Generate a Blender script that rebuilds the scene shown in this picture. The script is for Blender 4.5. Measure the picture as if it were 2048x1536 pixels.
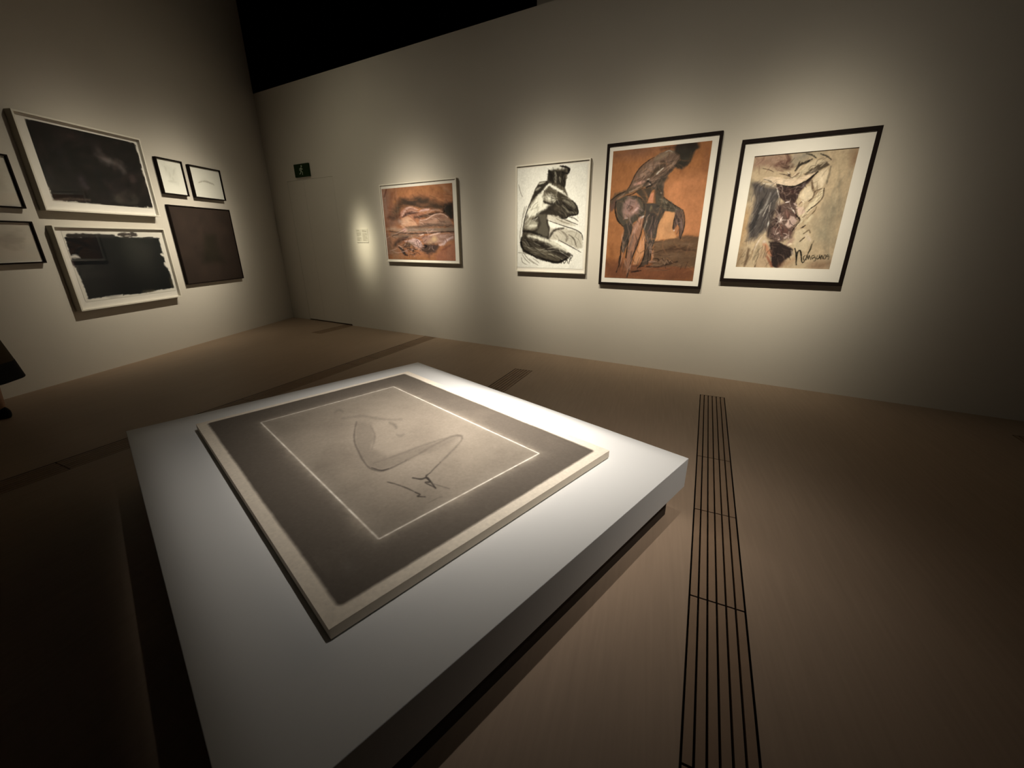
import bpy, bmesh, math, random
import numpy as np
from mathutils import Vector, Matrix

# ------------------------------------------------------------------ reset
for o in list(bpy.data.objects):
    bpy.data.objects.remove(o, do_unlink=True)
SC = bpy.context.scene
COL = SC.collection
random.seed(7)

# ------------------------------------------------------------------ camera, world, lights, exposure
FPX = 813.93
cam_d = bpy.data.cameras.new('camera')
cam_d.sensor_width = 36.0
cam_d.lens = FPX / 2048 * 36.0
cam_d.clip_start = 0.02
cam = bpy.data.objects.new('camera', cam_d)
COL.objects.link(cam)
YAW, PITCH, ROLL = math.radians(-30.306), math.radians(-19.46), math.radians(-0.198)
fw = Vector((math.sin(YAW) * math.cos(PITCH), math.cos(YAW) * math.cos(PITCH), math.sin(PITCH)))
rt = Vector((math.cos(YAW), -math.sin(YAW), 0))
up = rt.cross(fw)
rt2 = math.cos(ROLL) * rt + math.sin(ROLL) * up
up2 = -math.sin(ROLL) * rt + math.cos(ROLL) * up
m = Matrix((rt2, up2, -fw)).transposed().to_4x4()
m.translation = Vector((0, -4.5237, 1.35))
cam.matrix_world = m
SC.camera = cam

SC.view_settings.view_transform = 'Standard'
SC.view_settings.look = 'None'
SC.view_settings.gamma = 1.0
SC.view_settings.exposure = 0.0
SC.view_settings.use_curve_mapping = False

world = bpy.data.worlds.new('dark_hall')
SC.world = world
world.use_nodes = True
bg = world.node_tree.nodes['Background']
bg.inputs[0].default_value = (1.0, 0.85, 0.65, 1)
bg.inputs[1].default_value = 0.002

# wall geometry (metres): right wall is the plane y = 0, left wall leaves the corner along LD
XC = -7.3902
LA = math.radians(-66.7495)
LD = Vector((math.cos(LA), math.sin(LA), 0))
LN = Vector((-LD.y, LD.x, 0))            # into the room
CORNER = Vector((XC, 0, 0))
HT = 3.555

def spot(name, loc, target, energy, beam, color, spill=0.06, spill_beam=40.0, radius=0.04, shutters=None):
    """track spotlight with a bell-shaped beam: half strength at beam/2 degrees off axis, plus a weak wide spill"""
    d = bpy.data.lights.new(name, 'SPOT')
    d.energy = energy
    d.spot_size = math.radians(150)
    d.spot_blend = 1.0
    d.color = color
    d.shadow_soft_size = radius
    d.use_nodes = True
    nt = d.node_tree
    em = nt.nodes['Emission']
    tc = nt.nodes.new('ShaderNodeTexCoord')
    sx = nt.nodes.new('ShaderNodeSeparateXYZ')
    nt.links.new(tc.outputs['Normal'], sx.inputs[0])
    ab = nt.nodes.new('ShaderNodeMath'); ab.operation = 'ABSOLUTE'
    nt.links.new(sx.outputs['Z'], ab.inputs[0])
    one = nt.nodes.new('ShaderNodeMath'); one.operation = 'SUBTRACT'
    one.inputs[0].default_value = 1.0
    nt.links.new(ab.outputs[0], one.inputs[1])
    def bell(width, amp):
        kk = math.log(2) / (1 - math.cos(math.radians(width / 2)))
        m1 = nt.nodes.new('ShaderNodeMath'); m1.operation = 'MULTIPLY'
        m1.inputs[1].default_value = -kk
        nt.links.new(one.outputs[0], m1.inputs[0])
        ex = nt.nodes.new('ShaderNodeMath'); ex.operation = 'EXPONENT'
        nt.links.new(m1.outputs[0], ex.inputs[0])
        m2 = nt.nodes.new('ShaderNodeMath'); m2.operation = 'MULTIPLY'
        m2.inputs[1].default_value = amp
        nt.links.new(ex.outputs[0], m2.inputs[0])
        return m2
    ad = nt.nodes.new('ShaderNodeMath'); ad.operation = 'ADD'
    nt.links.new(bell(beam, 1.0).outputs[0], ad.inputs[0])
    nt.links.new(bell(spill_beam, spill).outputs[0], ad.inputs[1])
    quat = (Vector(target) - Vector(loc)).to_track_quat('-Z', 'Y')
    last = ad
    for (p, q, inside, soft) in (shutters or []):      # framing blades: cut the beam along the line p-q, soft in radians
        n = (Vector(p) - Vector(loc)).cross(Vector(q) - Vector(loc)).normalized()
        if n.dot(Vector(inside) - Vector(loc)) < 0:
            n = -n
        n = quat.inverted() @ n
        dt = nt.nodes.new('ShaderNodeVectorMath'); dt.operation = 'DOT_PRODUCT'
        nt.links.new(tc.outputs['Normal'], dt.inputs[0])
        dt.inputs[1].default_value = n * SHUTTER_SIGN
        mr = nt.nodes.new('ShaderNodeMapRange')
        mr.interpolation_type = 'SMOOTHSTEP'
        mr.inputs['From Min'].default_value = -soft * 0.35
        mr.inputs['From Max'].default_value = soft * 0.65
        nt.links.new(dt.outputs['Value'], mr.inputs['Value'])
        mu = nt.nodes.new('ShaderNodeMath'); mu.operation = 'MULTIPLY'
        nt.links.new(last.outputs[0], mu.inputs[0])
        nt.links.new(mr.outputs['Result'], mu.inputs[1])
        last = mu
    nt.links.new(last.outputs[0], em.inputs['Strength'])
    o = bpy.data.objects.new(name, d)
    COL.objects.link(o)
    o.location = loc
    o.rotation_euler = quat.to_euler()
    return o

SHUTTER_SIGN = 1.0
WARM = (1.0, 0.90, 0.70)
NEUT = (1.0, 0.92, 0.82)
def lw(a, z, off=0.0):
    p = CORNER + LD * a + LN * off
    return (p.x, p.y, z)

spot('spot_lamp_reclining', (-4.5, -2.9, 4.5), (-4.05, 0, 1.36), 1420, 12.8, WARM, 0.038, 38)
spot('spot_lamp_seated', (-2.4, -2.9, 4.5), (-2.1, 0, 1.34), 1280, 13.4, WARM, 0.038, 38)
spot('spot_lamp_standing', (-1.05, -2.9, 4.5), (-1.0, 0, 1.34), 1180, 14, WARM, 0.038, 38)
spot('spot_lamp_torso', (0.2, -2.9, 4.5), (0.10, 0, 1.34), 1260, 14, WARM, 0.038, 38)
spot('spot_lamp_text', (-5.25, -2.2, 4.5), (-5.22, 0, 1.30), 1250, 5.6, (1.0, 0.92, 0.66), 0.055, 42)
spot('spot_lamp_grid', lw(1.3, 4.5, 2.9), lw(1.85, 1.40), 1100, 15, WARM, 0.03, 38)
spot('spot_lamp_grid', lw(2.3, 4.5, 2.9), lw(2.9, 1.36), 680, 16, WARM, 0.025, 36)
# framing projector: its blades are set to the edges of the plinth
PC = [(-2.474, -1.947, 0.331), (-0.141, -2.553, 0.331), (-0.628, -4.427, 0.331), (-2.961, -3.821, 0.331)]
PM = (-1.55, -3.19, 0.331)
spot('spot_lamp_plinth', (-0.2, -2.9, 4.6), (-1.36, -2.75, 0.33), 2600, 16.2, NEUT, 0.015, 30, 0.05,
     [(PC[0], PC[1], PM, 0.03), (PC[2], PC[3], PM, 0.04), (PC[3], PC[0], PM, 0.04)])
spot('spot_lamp_floor', (1.7, -3.0, 4.4), (-0.42, -2.50, 0.0), 440, 16, NEUT, 0.0, 36, 0.06)

# ------------------------------------------------------------------ helpers
def link(o, parent=None):
    COL.objects.link(o)
    if parent is not None:
        o.parent = parent
    return o

def thing(name, label, cat, loc=(0, 0, 0), rz=0.0, group=None):
    o = bpy.data.objects.new(name, None)
    o.empty_display_size = 0.1
    link(o)
    o.location = loc
    o.rotation_euler = (0, 0, rz)
    o['label'] = label
    o['category'] = cat
    if group:
        o['group'] = group
    return o

def bm_box(bm, x0, x1, y0, y1, z0, z1):
    v = [bm.verts.new(p) for p in ((x0, y0, z0), (x1, y0, z0), (x1, y1, z0), (x0, y1, z0),
                                   (x0, y0, z1), (x1, y0, z1), (x1, y1, z1), (x0, y1, z1))]
    for f in ((3, 2, 1, 0), (4, 5, 6, 7), (0, 1, 5, 4), (1, 2, 6, 5), (2, 3, 7, 6), (3, 0, 4, 7)):
        bm.faces.new([v[i] for i in f])

def obj(name, bm, mat, parent=None, bevel=0.0, smooth=False):
    if bevel:
        bmesh.ops.bevel(bm, geom=list(bm.edges), offset=bevel, segments=2, affect='EDGES', profile=0.5)
    me = bpy.data.meshes.new(name)
    bm.normal_update()
    bm.to_mesh(me)
    bm.free()
    if mat:
        me.materials.append(mat)
    if smooth:
        for p in me.polygons:
            p.use_smooth = True
    return link(bpy.data.objects.new(name, me), parent)

def box(name, dims, mat, parent=None, bevel=0.0):
    bm = bmesh.new()
    bm_box(bm, *dims)
    return obj(name, bm, mat, parent, bevel)

def struct(o):
    o['kind'] = 'structure'
    return o

# ------------------------------------------------------------------ materials
def nodemat(name):
    mt = bpy.data.materials.new(name)
    mt.use_nodes = True
    nt = mt.node_tree
    return mt, nt, nt.nodes['Principled BSDF']

def plain(name, col, rough=0.6, var=0.06, scale=30.0, bump=0.0, bscale=200.0, spec=0.3, metallic=0.0):
    mt, nt, b = nodemat(name)
    tc = nt.nodes.new('ShaderNodeTexCoord')
    nz = nt.nodes.new('ShaderNodeTexNoise')
    nz.inputs['Scale'].default_value = scale
    nz.inputs['Detail'].default_value = 4
    nt.links.new(tc.outputs['Object'], nz.inputs['Vector'])
    mx = nt.nodes.new('ShaderNodeMix')
    mx.data_type = 'RGBA'
    mx.inputs[6].default_value = (*[c * (1 - var) for c in col], 1)
    mx.inputs[7].default_value = (*[min(1, c * (1 + var)) for c in col], 1)
    nt.links.new(nz.outputs['Fac'], mx.inputs[0])
    nt.links.new(mx.outputs[2], b.inputs['Base Color'])
    b.inputs['Roughness'].default_value = rough
    b.inputs['Specular IOR Level'].default_value = spec
    b.inputs['Metallic'].default_value = metallic
    if bump:
        n2 = nt.nodes.new('ShaderNodeTexNoise')
        n2.inputs['Scale'].default_value = bscale
        nt.links.new(tc.outputs['Object'], n2.inputs['Vector'])
        bp = nt.nodes.new('ShaderNodeBump')
        bp.inputs['Strength'].default_value = bump
        bp.inputs['Distance'].default_value = 0.003
        nt.links.new(n2.outputs['Fac'], bp.inputs['Height'])
        nt.links.new(bp.outputs['Normal'], b.inputs['Normal'])
    return mt

def floor_mat():
    # boards of pale oiled wood: grain runs along the slots, tone shifts from board to board
    mt, nt, b = nodemat('oiled_wood_floor')
    tc = nt.nodes.new('ShaderNodeTexCoord')
    mp = nt.nodes.new('ShaderNodeMapping')
    mp.inputs['Rotation'].default_value = (0, 0, math.radians(-5.74))
    nt.links.new(tc.outputs['Object'], mp.inputs['Vector'])
    s1 = nt.nodes.new('ShaderNodeMapping')
    s1.inputs['Scale'].default_value = (1.3, 0.5, 1)
    nt.links.new(mp.outputs[0], s1.inputs['Vector'])
    n1 = nt.nodes.new('ShaderNodeTexNoise')
    n1.inputs['Scale'].default_value = 1.6
    n1.inputs['Detail'].default_value = 3
    nt.links.new(s1.outputs[0], n1.inputs['Vector'])
    s2 = nt.nodes.new('ShaderNodeMapping')
    s2.inputs['Scale'].default_value = (60, 3, 1)
    nt.links.new(mp.outputs[0], s2.inputs['Vector'])
    n2 = nt.nodes.new('ShaderNodeTexNoise')
    n2.inputs['Scale'].default_value = 1.0
    n2.inputs['Detail'].default_value = 5
    nt.links.new(s2.outputs[0], n2.inputs['Vector'])
    mx = nt.nodes.new('ShaderNodeMix')
    mx.data_type = 'RGBA'
    mx.inputs[6].default_value = (0.34, 0.245, 0.172, 1)
    mx.inputs[7].default_value = (0.42, 0.305, 0.215, 1)
    nt.links.new(n1.outputs['Fac'], mx.inputs[0])
    m2 = nt.nodes.new('ShaderNodeMix')
    m2.data_type = 'RGBA'
    m2.blend_type = 'MULTIPLY'
    m2.inputs[0].default_value = 0.25
    nt.links.new(mx.outputs[2], m2.inputs[6])
    nt.links.new(n2.outputs['Fac'], m2.inputs[7])
    nt.links.new(m2.outputs[2], b.inputs['Base Color'])
    b.inputs['Roughness'].default_value = 0.55
    b.inputs['Specular IOR Level'].default_value = 0.35
    return mt

def paint_mat(name, rough=0.75):
    mt, nt, b = nodemat(name)
    at = nt.nodes.new('ShaderNodeAttribute')
    at.attribute_name = 'pigment'
    nt.links.new(at.outputs['Color'], b.inputs['Base Color'])
    b.inputs['Roughness'].default_value = rough
    b.inputs['Specular IOR Level'].default_value = 0.15
    return mt

def glass_mat():
    mt = bpy.data.materials.new('picture_glazing')
    mt.use_nodes = True
    nt = mt.node_tree
    nt.nodes.clear()
    out = nt.nodes.new('ShaderNodeOutputMaterial')
    tr = nt.nodes.new('ShaderNodeBsdfTransparent')
    gl = nt.nodes.new('ShaderNodeBsdfGlossy')
    gl.inputs['Roughness'].default_value = 0.02
    ge = nt.nodes.new('ShaderNodeNewGeometry')
    dt = nt.nodes.new('ShaderNodeVectorMath'); dt.operation = 'DOT_PRODUCT'
    nt.links.new(ge.outputs['Incoming'], dt.inputs[0])
    nt.links.new(ge.outputs['Normal'], dt.inputs[1])
    ab = nt.nodes.new('ShaderNodeMath'); ab.operation = 'ABSOLUTE'
    nt.links.new(dt.outputs['Value'], ab.inputs[0])
    om = nt.nodes.new('ShaderNodeMath'); om.operation = 'SUBTRACT'
    om.inputs[0].default_value = 1.0
    nt.links.new(ab.outputs[0], om.inputs[1])
    p5 = nt.nodes.new('ShaderNodeMath'); p5.operation = 'POWER'
    p5.inputs[1].default_value = 5.0
    nt.links.new(om.outputs[0], p5.inputs[0])
    fr = nt.nodes.new('ShaderNodeMath'); fr.operation = 'MULTIPLY_ADD'
    fr.inputs[1].default_value = 0.9
    fr.inputs[2].default_value = 0.02
    nt.links.new(p5.outputs[0], fr.inputs[0])
    mx = nt.nodes.new('ShaderNodeMixShader')
    nt.links.new(fr.outputs[0], mx.inputs[0])
    nt.links.new(tr.outputs[0], mx.inputs[1])
    nt.links.new(gl.outputs[0], mx.inputs[2])
    nt.links.new(mx.outputs[0], out.inputs[0])
    return mt

M_WALL = plain('matt_wall_paint', (0.62, 0.58, 0.52), 0.9, 0.02, 3.0, 0.15, 90.0, 0.1)
M_BLACKCEIL = plain('black_ceiling', (0.012, 0.011, 0.010), 0.95)
M_DARKWALL = plain('dark_hall_wall', (0.05, 0.045, 0.04), 0.95)
M_FLOOR = floor_mat()
M_SLAT = plain('slat_wood', (0.25, 0.165, 0.105), 0.55, 0.12, 12.0)
M_TRENCH = plain('trench_black', (0.012, 0.008, 0.005), 0.9)
M_PLINTH = plain('plinth_lacquer', (0.72, 0.725, 0.72), 0.55, 0.01, 4.0, 0.0, 1, 0.3)
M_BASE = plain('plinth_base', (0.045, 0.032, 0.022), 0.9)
M_CANVAS = plain('raw_canvas', (0.70, 0.62, 0.51), 0.9, 0.04, 60.0, 0.2, 600.0, 0.1)
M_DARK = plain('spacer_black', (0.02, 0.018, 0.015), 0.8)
M_WHITEFR = plain('white_painted_wood', (0.74, 0.70, 0.62), 0.5, 0.02)
M_SHADESIDE = plain('shaded_frame_side', (0.36, 0.32, 0.25), 0.7, 0.06)  # outer sides of white frames, their shade put into a darker colour
M_BLACKFR = plain('black_stained_wood', (0.010, 0.006, 0.005), 0.65, 0.2, 30.0, 0.0, 200.0, 0.08)
M_MAT = plain('mat_board', (0.80, 0.77, 0.72), 0.9, 0.015)
M_PAINT = paint_mat('artist_pigment')
M_GLASS = glass_mat()
M_LABEL = plain('label_card', (0.56, 0.53, 0.47), 0.8, 0.02)
M_TEXT = plain('label_ink', (0.36, 0.33, 0.28), 0.8)
M_SIGN = plain('dark_green_sign', (0.012, 0.030, 0.008), 0.5, 0.06, 30.0, 0.0, 200.0, 0.1)
M_SIGNW = plain('pale_pictogram', (0.42, 0.50, 0.38), 0.6)

# ------------------------------------------------------------------ structure
# right wall with the opening of the concealed door
DX0, DX1, DXS, DZ = -6.889, -5.758, -6.47, 2.266
bm = bmesh.new()
bm_box(bm, XC - 0.25, DX0, 0, 0.2, 0, HT)
bm_box(bm, DX0, DX1, 0, 0.2, DZ, HT)
bm_box(bm, DX1, 8.0, 0, 0.2, 0, HT)
struct(obj('wall_right', bm, M_WALL))

d = thing('door_1', 'concealed door flush in the pale wall under the exit sign', 'door', (DX0, 0, 0))
struct(d)
gap = 0.003
box('door_leaf', (gap, DXS - DX0 - gap / 2, 0.0015, 0.045, 0.020, DZ - gap), M_WALL, d)
box('door_leaf', (DXS - DX0 + gap / 2, DX1 - DX0 - gap, 0.0015, 0.045, 0.020, DZ - gap), M_WALL, d)
box('door_backing', (0.0, DX1 - DX0, 0.10, 0.12, 0.0, DZ), M_DARK, d)

# left wall (taller), built in its own axes: x towards the corner, y into the wall
LRZ = math.atan2(-LD.y, -LD.x)
w = struct(box('wall_left', (-10.0, 0.0, 0.0, 0.2, 0.0, 6.0), M_WALL))
w.location = CORNER
w.rotation_euler = (0, 0, LRZ)
# taller wall standing right behind the right wall
struct(box('wall_back', (-2.45, 6.0, 0.21, 0.5, 0.0, 5.2), M_WALL))
struct(box('wall_far', (-16, 10, 7.0, 7.2, 0, 6.0), M_DARKWALL))
struct(box('wall_side', (8.0, 8.2, -9.0, 7.0, 0, 6.0), M_DARKWALL))
struct(box('wall_rear', (-5.0, 8.2, -9.2, -9.0, 0, 6.0), M_DARKWALL))
struct(box('ceiling', (-16, 10, -10, 8, 6.0, 6.2), M_BLACKCEIL))

# floor: its board direction is turned by GA; slots for the grates are left open in it
GA = -0.10025
floor_rot = -GA
GV = Vector((math.sin(GA), math.cos(GA), 0))
EV = Vector((math.cos(GA), -math.sin(GA), 0))
GW = 0.206
grates = [   # x0, y0(near), y1(far), joint positions, label
    (-0.3335, -5.60, -0.580, [-1.82, -2.44, -3.055, -3.67, -4.285, -4.90], 'long slatted floor grate running past the right corner of the white plinth'),
    (-2.2217, -3.80, -0.540, [-1.78, -2.40, -3.02], 'floor grate whose end shows just behind the far edge of the plinth'),
    (-4.1183, -4.90, 0.425, [-0.215, -0.835, -1.155, -2.39, -3.62], 'long floor grate running from under the wall along the far left side of the plinth'),
    (-5.900, -0.110, 0.620, [0.255], 'short dark floor grate in front of the concealed door'),
    (1.750, -5.60, -0.560, [-1.80, -2.42, -3.04, -3.66, -4.28], 'floor grate at the right edge of the photo by the dark wall'),
]
xs = sorted([-14.0, 9.5] + [g[0] for g in grates] + [g[0] + GW for g in grates])
ys = sorted(set([-10.0, 9.0] + [g[1] for g in grates] + [g[2] for g in grates]))
bm = bmesh.new()
vg = {}
def gvert(i, j):
    if (i, j) not in vg:
        vg[(i, j)] = bm.verts.new((xs[i], ys[j], 0))
    return vg[(i, j)]
for i in range(len(xs) - 1):
    for j in range(len(ys) - 1):
        cx, cy = (xs[i] + xs[i + 1]) / 2, (ys[j] + ys[j + 1]) / 2
        if any(g[0] < cx < g[0] + GW and g[1] < cy < g[2] for g in grates):
            continue
        bm.faces.new((gvert(i, j), gvert(i + 1, j), gvert(i + 1, j + 1), gvert(i, j + 1)))
fl = struct(obj('floor', bm, M_FLOOR))
fl.rotation_euler = (0, 0, floor_rot)

def gpoint(x, y, z=0):
    p = EV * x + GV * y
    return (p.x, p.y, z)

NS = 6
PITCHW = GW / (NS + 0.22)
slat_cache = {}
def slat_mesh(length):
    k = round(length, 3)
    if k not in slat_cache:
        b2 = bmesh.new()
        bm_box(b2, 0, PITCHW * 0.78, 0, length, -0.02, -0.0005)
        me = bpy.data.meshes.new('slat')
        b2.normal_update()
        b2.to_mesh(me)
        b2.free()
        me.materials.append(M_SLAT)
        slat_cache[k] = me
    return slat_cache[k]
for (gx, gy0, gy1, joints, lab) in grates:
    t = thing('floor_grate', lab, 'floor grate', gpoint(gx, gy0), floor_rot, 'slatted floor grates')
    L = gy1 - gy0
    b2 = bmesh.new()         # the dark trench under the slats, open at the top
    bm_box(b2, -0.003, GW + 0.003, -0.003, L + 0.003, -0.072, -0.07)
    bm_box(b2, -0.003, 0.0, -0.003, L + 0.003, -0.07, -0.0015)
    bm_box(b2, GW, GW + 0.003, -0.003, L + 0.003, -0.07, -0.0015)
    bm_box(b2, 0.0, GW, -0.003, 0.0, -0.07, -0.0015)
    bm_box(b2, 0.0, GW, L, L + 0.003, -0.07, -0.0015)
    obj('trench', b2, M_TRENCH, t)
    cuts = [0.0] + sorted(j - gy0 for j in joints) + [L]
    for a, c in zip(cuts[:-1], cuts[1:]):
        ln = c - a - 0.007
        for s in range(NS):
            o = bpy.data.objects.new('slat', slat_mesh(ln))
            link(o, t)
            o.location = (PITCHW * (s + 0.22), a + 0.0035, 0)

# ------------------------------------------------------------------ plinth and the canvas lying on it
PB = Vector((-2.4736, -1.9473, 0))
PA = -0.2542
PU, PV = 2.4093, 1.936
t = thing('display_plinth', 'low white plinth with an overhanging top standing on the wooden floor', 'plinth', PB, PA)
box('plinth_top', (0, PU, -PV, 0, 0.169, 0.3313), M_PLINTH, t, 0.002)
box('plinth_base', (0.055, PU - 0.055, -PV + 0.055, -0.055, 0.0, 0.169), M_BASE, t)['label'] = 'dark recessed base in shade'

# ------------------------------------------------------------------ painter: pigment maps worked out stroke by stroke
def lin(c):
    c = np.asarray(c, float) / 255.0
    return np.where(c <= 0.04045, c / 12.92, ((c + 0.055) / 1.055) ** 2.4)

def homography(src, dst):
    A, b = [], []
    for (x, y), (u, v) in zip(src, dst):
        A.append([x, y, 1, 0, 0, 0, -u * x, -u * y]); b.append(u)
        A.append([0, 0, 0, x, y, 1, -v * x, -v * y]); b.append(v)
    h = np.linalg.solve(np.array(A, float), np.array(b, float))
    return np.append(h, 1).reshape(3, 3)

class Art:
    """a picture w x h metres as an nx x ny field of pigment; quad = its corners (TL, TR, BR, BL) in pixels of an enlarged image crop, as are the strokes"""
    def __init__(self, w, h, nx, ny, quad, base, seed=1, white=(240, 230, 200), sun=0.80):
        self.w, self.h, self.nx, self.ny, self.white, self.k = w, h, nx, ny, white, sun
        self.rng = np.random.default_rng(seed)
        u, v = np.meshgrid((np.arange(nx) + 0.0) / (nx - 1), (np.arange(ny) + 0.0) / (ny - 1))
        self.u, self.v = u, v
        H = homography([(0, 0), (1, 0), (1, 1), (0, 1)], quad)
        d = H[2, 0] * u + H[2, 1] * v + 1
        self.X = (H[0, 0] * u + H[0, 1] * v + H[0, 2]) / d
        self.Y = (H[1, 0] * u + H[1, 1] * v + H[1, 2]) / d
        self.c = np.ones((ny, nx, 3)) * np.array(base, float)
        self.q = max(np.ptp(self.X), np.ptp(self.Y))

    def noise(self, cells, ax=1.0, octv=3):
        out = np.zeros((self.ny, self.nx)); amp = 1.0; tot = 0
        for o in range(octv):
            gx, gy = int(cells * ax * 2 ** o) + 2, int(cells * 2 ** o) + 2
            g = self.rng.standard_normal((gy, gx))
            x, y = self.u * (gx - 1.001), self.v * (gy - 1.001)
            i, j = x.astype(int), y.astype(int)
            fx, fy = x - i, y - j
            fx, fy = fx * fx * (3 - 2 * fx), fy * fy * (3 - 2 * fy)
            out += amp * ((g[j, i] * (1 - fx) + g[j, i + 1] * fx) * (1 - fy) + (g[j + 1, i] * (1 - fx) + g[j + 1, i + 1] * fx) * fy)
            tot += amp; amp *= 0.6
        return out / tot

    def blend(self, mask, col):
        mask = np.clip(mask, 0, 1)[..., None]
        self.c = self.c * (1 - mask) + np.array(col, float) * mask

    def spline(self, pts):
        p = np.array(pts, float)
        if len(p) < 3:
            return p
        q = np.vstack([2 * p[0] - p[1], p, 2 * p[-1] - p[-2]])
        out = []
        for i in range(1, len(q) - 2):
            for s in np.linspace(0, 1, 5)[:-1]:
                a, b, c, d = q[i - 1], q[i], q[i + 1], q[i + 2]
                out.append(0.5 * ((2 * b) + (c - a) * s + (2 * a - 5 * b + 4 * c - d) * s * s + (3 * b - a - 3 * c + d) * s ** 3))
        out.append(p[-1])
        return np.array(out)

    def segdist(self, p, q):
        d = q - p
        L = d @ d + 1e-9
        t = np.clip(((self.X - p[0]) * d[0] + (self.Y - p[1]) * d[1]) / L, 0, 1)
        return np.hypot(self.X - p[0] - t * d[0], self.Y - p[1] - t * d[1]), t

    def S(self, pts, w, col, a=0.9, soft=0.5, rough=0.35, taper=True):
        p = self.spline(pts)
        best = np.full(self.X.shape, 1e9)
        n = len(p) - 1
        for i in range(n):
            d, t = self.segdist(p[i], p[i + 1])
            s = (i + t) / max(n, 1)
            hw = w / 2 * (0.45 + 0.55 * np.sin(np.pi * np.clip(s, 0.04, 0.96)) ** 0.6 if taper else 1.0)
            best = np.minimum(best, d - hw)
        if rough:
            best = best + self.noise(self.q / max(w, self.q / 60) * 1.2, octv=2) * w * rough * 0.45
        e = max(w * soft * 0.5, self.q / self.nx * 0.8)
        self.blend(a * np.clip(0.5 - best / (2 * e), 0, 1), col)
        return self

    def P(self, pts, col, a=0.95, soft=12, rag=6, cells=26):
        p = np.array(pts, float)
        best = np.full(self.X.shape, 1e9)
        inside = np.zeros(self.X.shape, bool)
        n = len(p)
        for i in range(n):
            q, r = p[i], p[(i + 1) % n]
            d, _ = self.segdist(q, r)
            best = np.minimum(best, d)
            cond = (q[1] > self.Y) != (r[1] > self.Y)
            with np.errstate(divide='ignore', invalid='ignore'):
                xx = (r[0] - q[0]) * (self.Y - q[1]) / (r[1] - q[1] if r[1] != q[1] else 1e-9) + q[0]
            inside ^= cond & (self.X < xx)
        sd = np.where(inside, -best, best)
        if rag:
            sd = sd + self.noise(cells, octv=3) * rag
        self.blend(a * np.clip(0.5 - sd / (2 * soft), 0, 1), col)
        return self

    def B(self, x, y, r, col, a=0.9):
        d = np.hypot(self.X - x, self.Y - y) / r
        self.blend(a * np.exp(-d * d * 1.2), col)
        return self

    def contrast(self, k, gain=1.0):
        mid = self.c.reshape(-1, 3).mean(0)
        self.c = np.clip((mid + (self.c - mid) * k) * gain, 2, 255)
        return self

    def hatch(self, pts, n, ang, length, w, cols, a=0.6, spread=25):
        """n loose short marks inside the outline pts, leaning ang degrees"""
        p = np.array(pts, float)
        lo, hi = p.min(0), p.max(0)
        done = 0
        for _ in range(n * 8):
            q = lo + self.rng.random(2) * (hi - lo)
            ins = False
            for i in range(len(p)):
                u, v = p[i], p[(i + 1) % len(p)]
                if (u[1] > q[1]) != (v[1] > q[1]) and q[0] < (v[0] - u[0]) * (q[1] - u[1]) / (v[1] - u[1]) + u[0]:
                    ins = not ins
            if not ins:
                continue
            t = math.radians(ang + self.rng.normal() * spread)
            L = length * (0.5 + self.rng.random())
            d = np.array((math.cos(t), math.sin(t))) * L / 2
            k = np.array((-d[1], d[0])) * self.rng.normal() * 0.2
            self.S([q - d, q + k, q + d], w * (0.6 + 0.8 * self.rng.random()), cols[int(self.rng.integers(len(cols)))], a * (0.5 + 0.5 * self.rng.random()), 0.9, 0)
            done += 1
            if done >= n:
                break
        return self

    def grain(self, amt, cells=40, ax=1.0, octv=3):
        self.c = self.c * (1 + amt * self.noise(cells, ax, octv))[..., None]
        return self

    def build(self, name, parent, x0, z1, y, mat=M_PAINT):
        """grid in the plane local y, top-left corner at (x0, z1)"""
        nx, ny = self.nx, self.ny
        co = np.zeros((ny, nx, 3))
        co[..., 0] = x0 + self.u * self.w
        co[..., 1] = y
        co[..., 2] = z1 - self.v * self.h
        return self.mesh(name, parent, co, mat)

    def mesh(self, name, parent, co, mat):
        nx, ny = self.nx, self.ny
        idx = np.arange(nx * ny).reshape(ny, nx)
        f = np.stack([idx[1:, :-1], idx[1:, 1:], idx[:-1, 1:], idx[:-1, :-1]], -1).reshape(-1, 4)
        me = bpy.data.meshes.new(name)
        me.vertices.add(nx * ny)
        me.vertices.foreach_set('co', co.reshape(-1))
        nf = len(f)
        me.loops.add(nf * 4)
        me.loops.foreach_set('vertex_index', f.reshape(-1).astype(np.int32))
        me.polygons.add(nf)
        me.polygons.foreach_set('loop_start', np.arange(0, nf * 4, 4, dtype=np.int32))
        me.update(calc_edges=True)
        at = me.color_attributes.new('pigment', 'FLOAT_COLOR', 'POINT')
        rgb = lin(np.clip(self.c, 0, 255)) / lin(self.white) * self.k
        rgba = np.ones((ny, nx, 4))
        rgba[..., :3] = np.clip(rgb, 0.002, 0.92)
        at.data.foreach_set('color', rgba.reshape(-1).astype(np.float32))
        me.materials.append(mat)
        me.validate()
        return link(bpy.data.objects.new(name, me), parent)

# ------------------------------------------------------------------ the big canvas lying on the plinth
CO = Vector((-2.2422, -2.3455, 0))
cv = thing('painting_canvas', 'large stretched canvas with a grey charcoal drawing lying flat on the white plinth', 'canvas', CO, PA)
cu0, cu1, cv0, cv1 = -0.0354, 1.8035, -0.0525, 1.3200
CZ0, CZ1 = 0.3313, 0.3733
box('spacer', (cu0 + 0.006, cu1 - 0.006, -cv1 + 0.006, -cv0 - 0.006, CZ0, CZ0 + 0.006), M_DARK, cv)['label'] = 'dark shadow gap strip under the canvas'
box('stretcher_sides', (cu0, cu1, -cv1, -cv0, CZ0 + 0.006, CZ1 - 0.0006), M_CANVAS, cv, 0.002)
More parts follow.
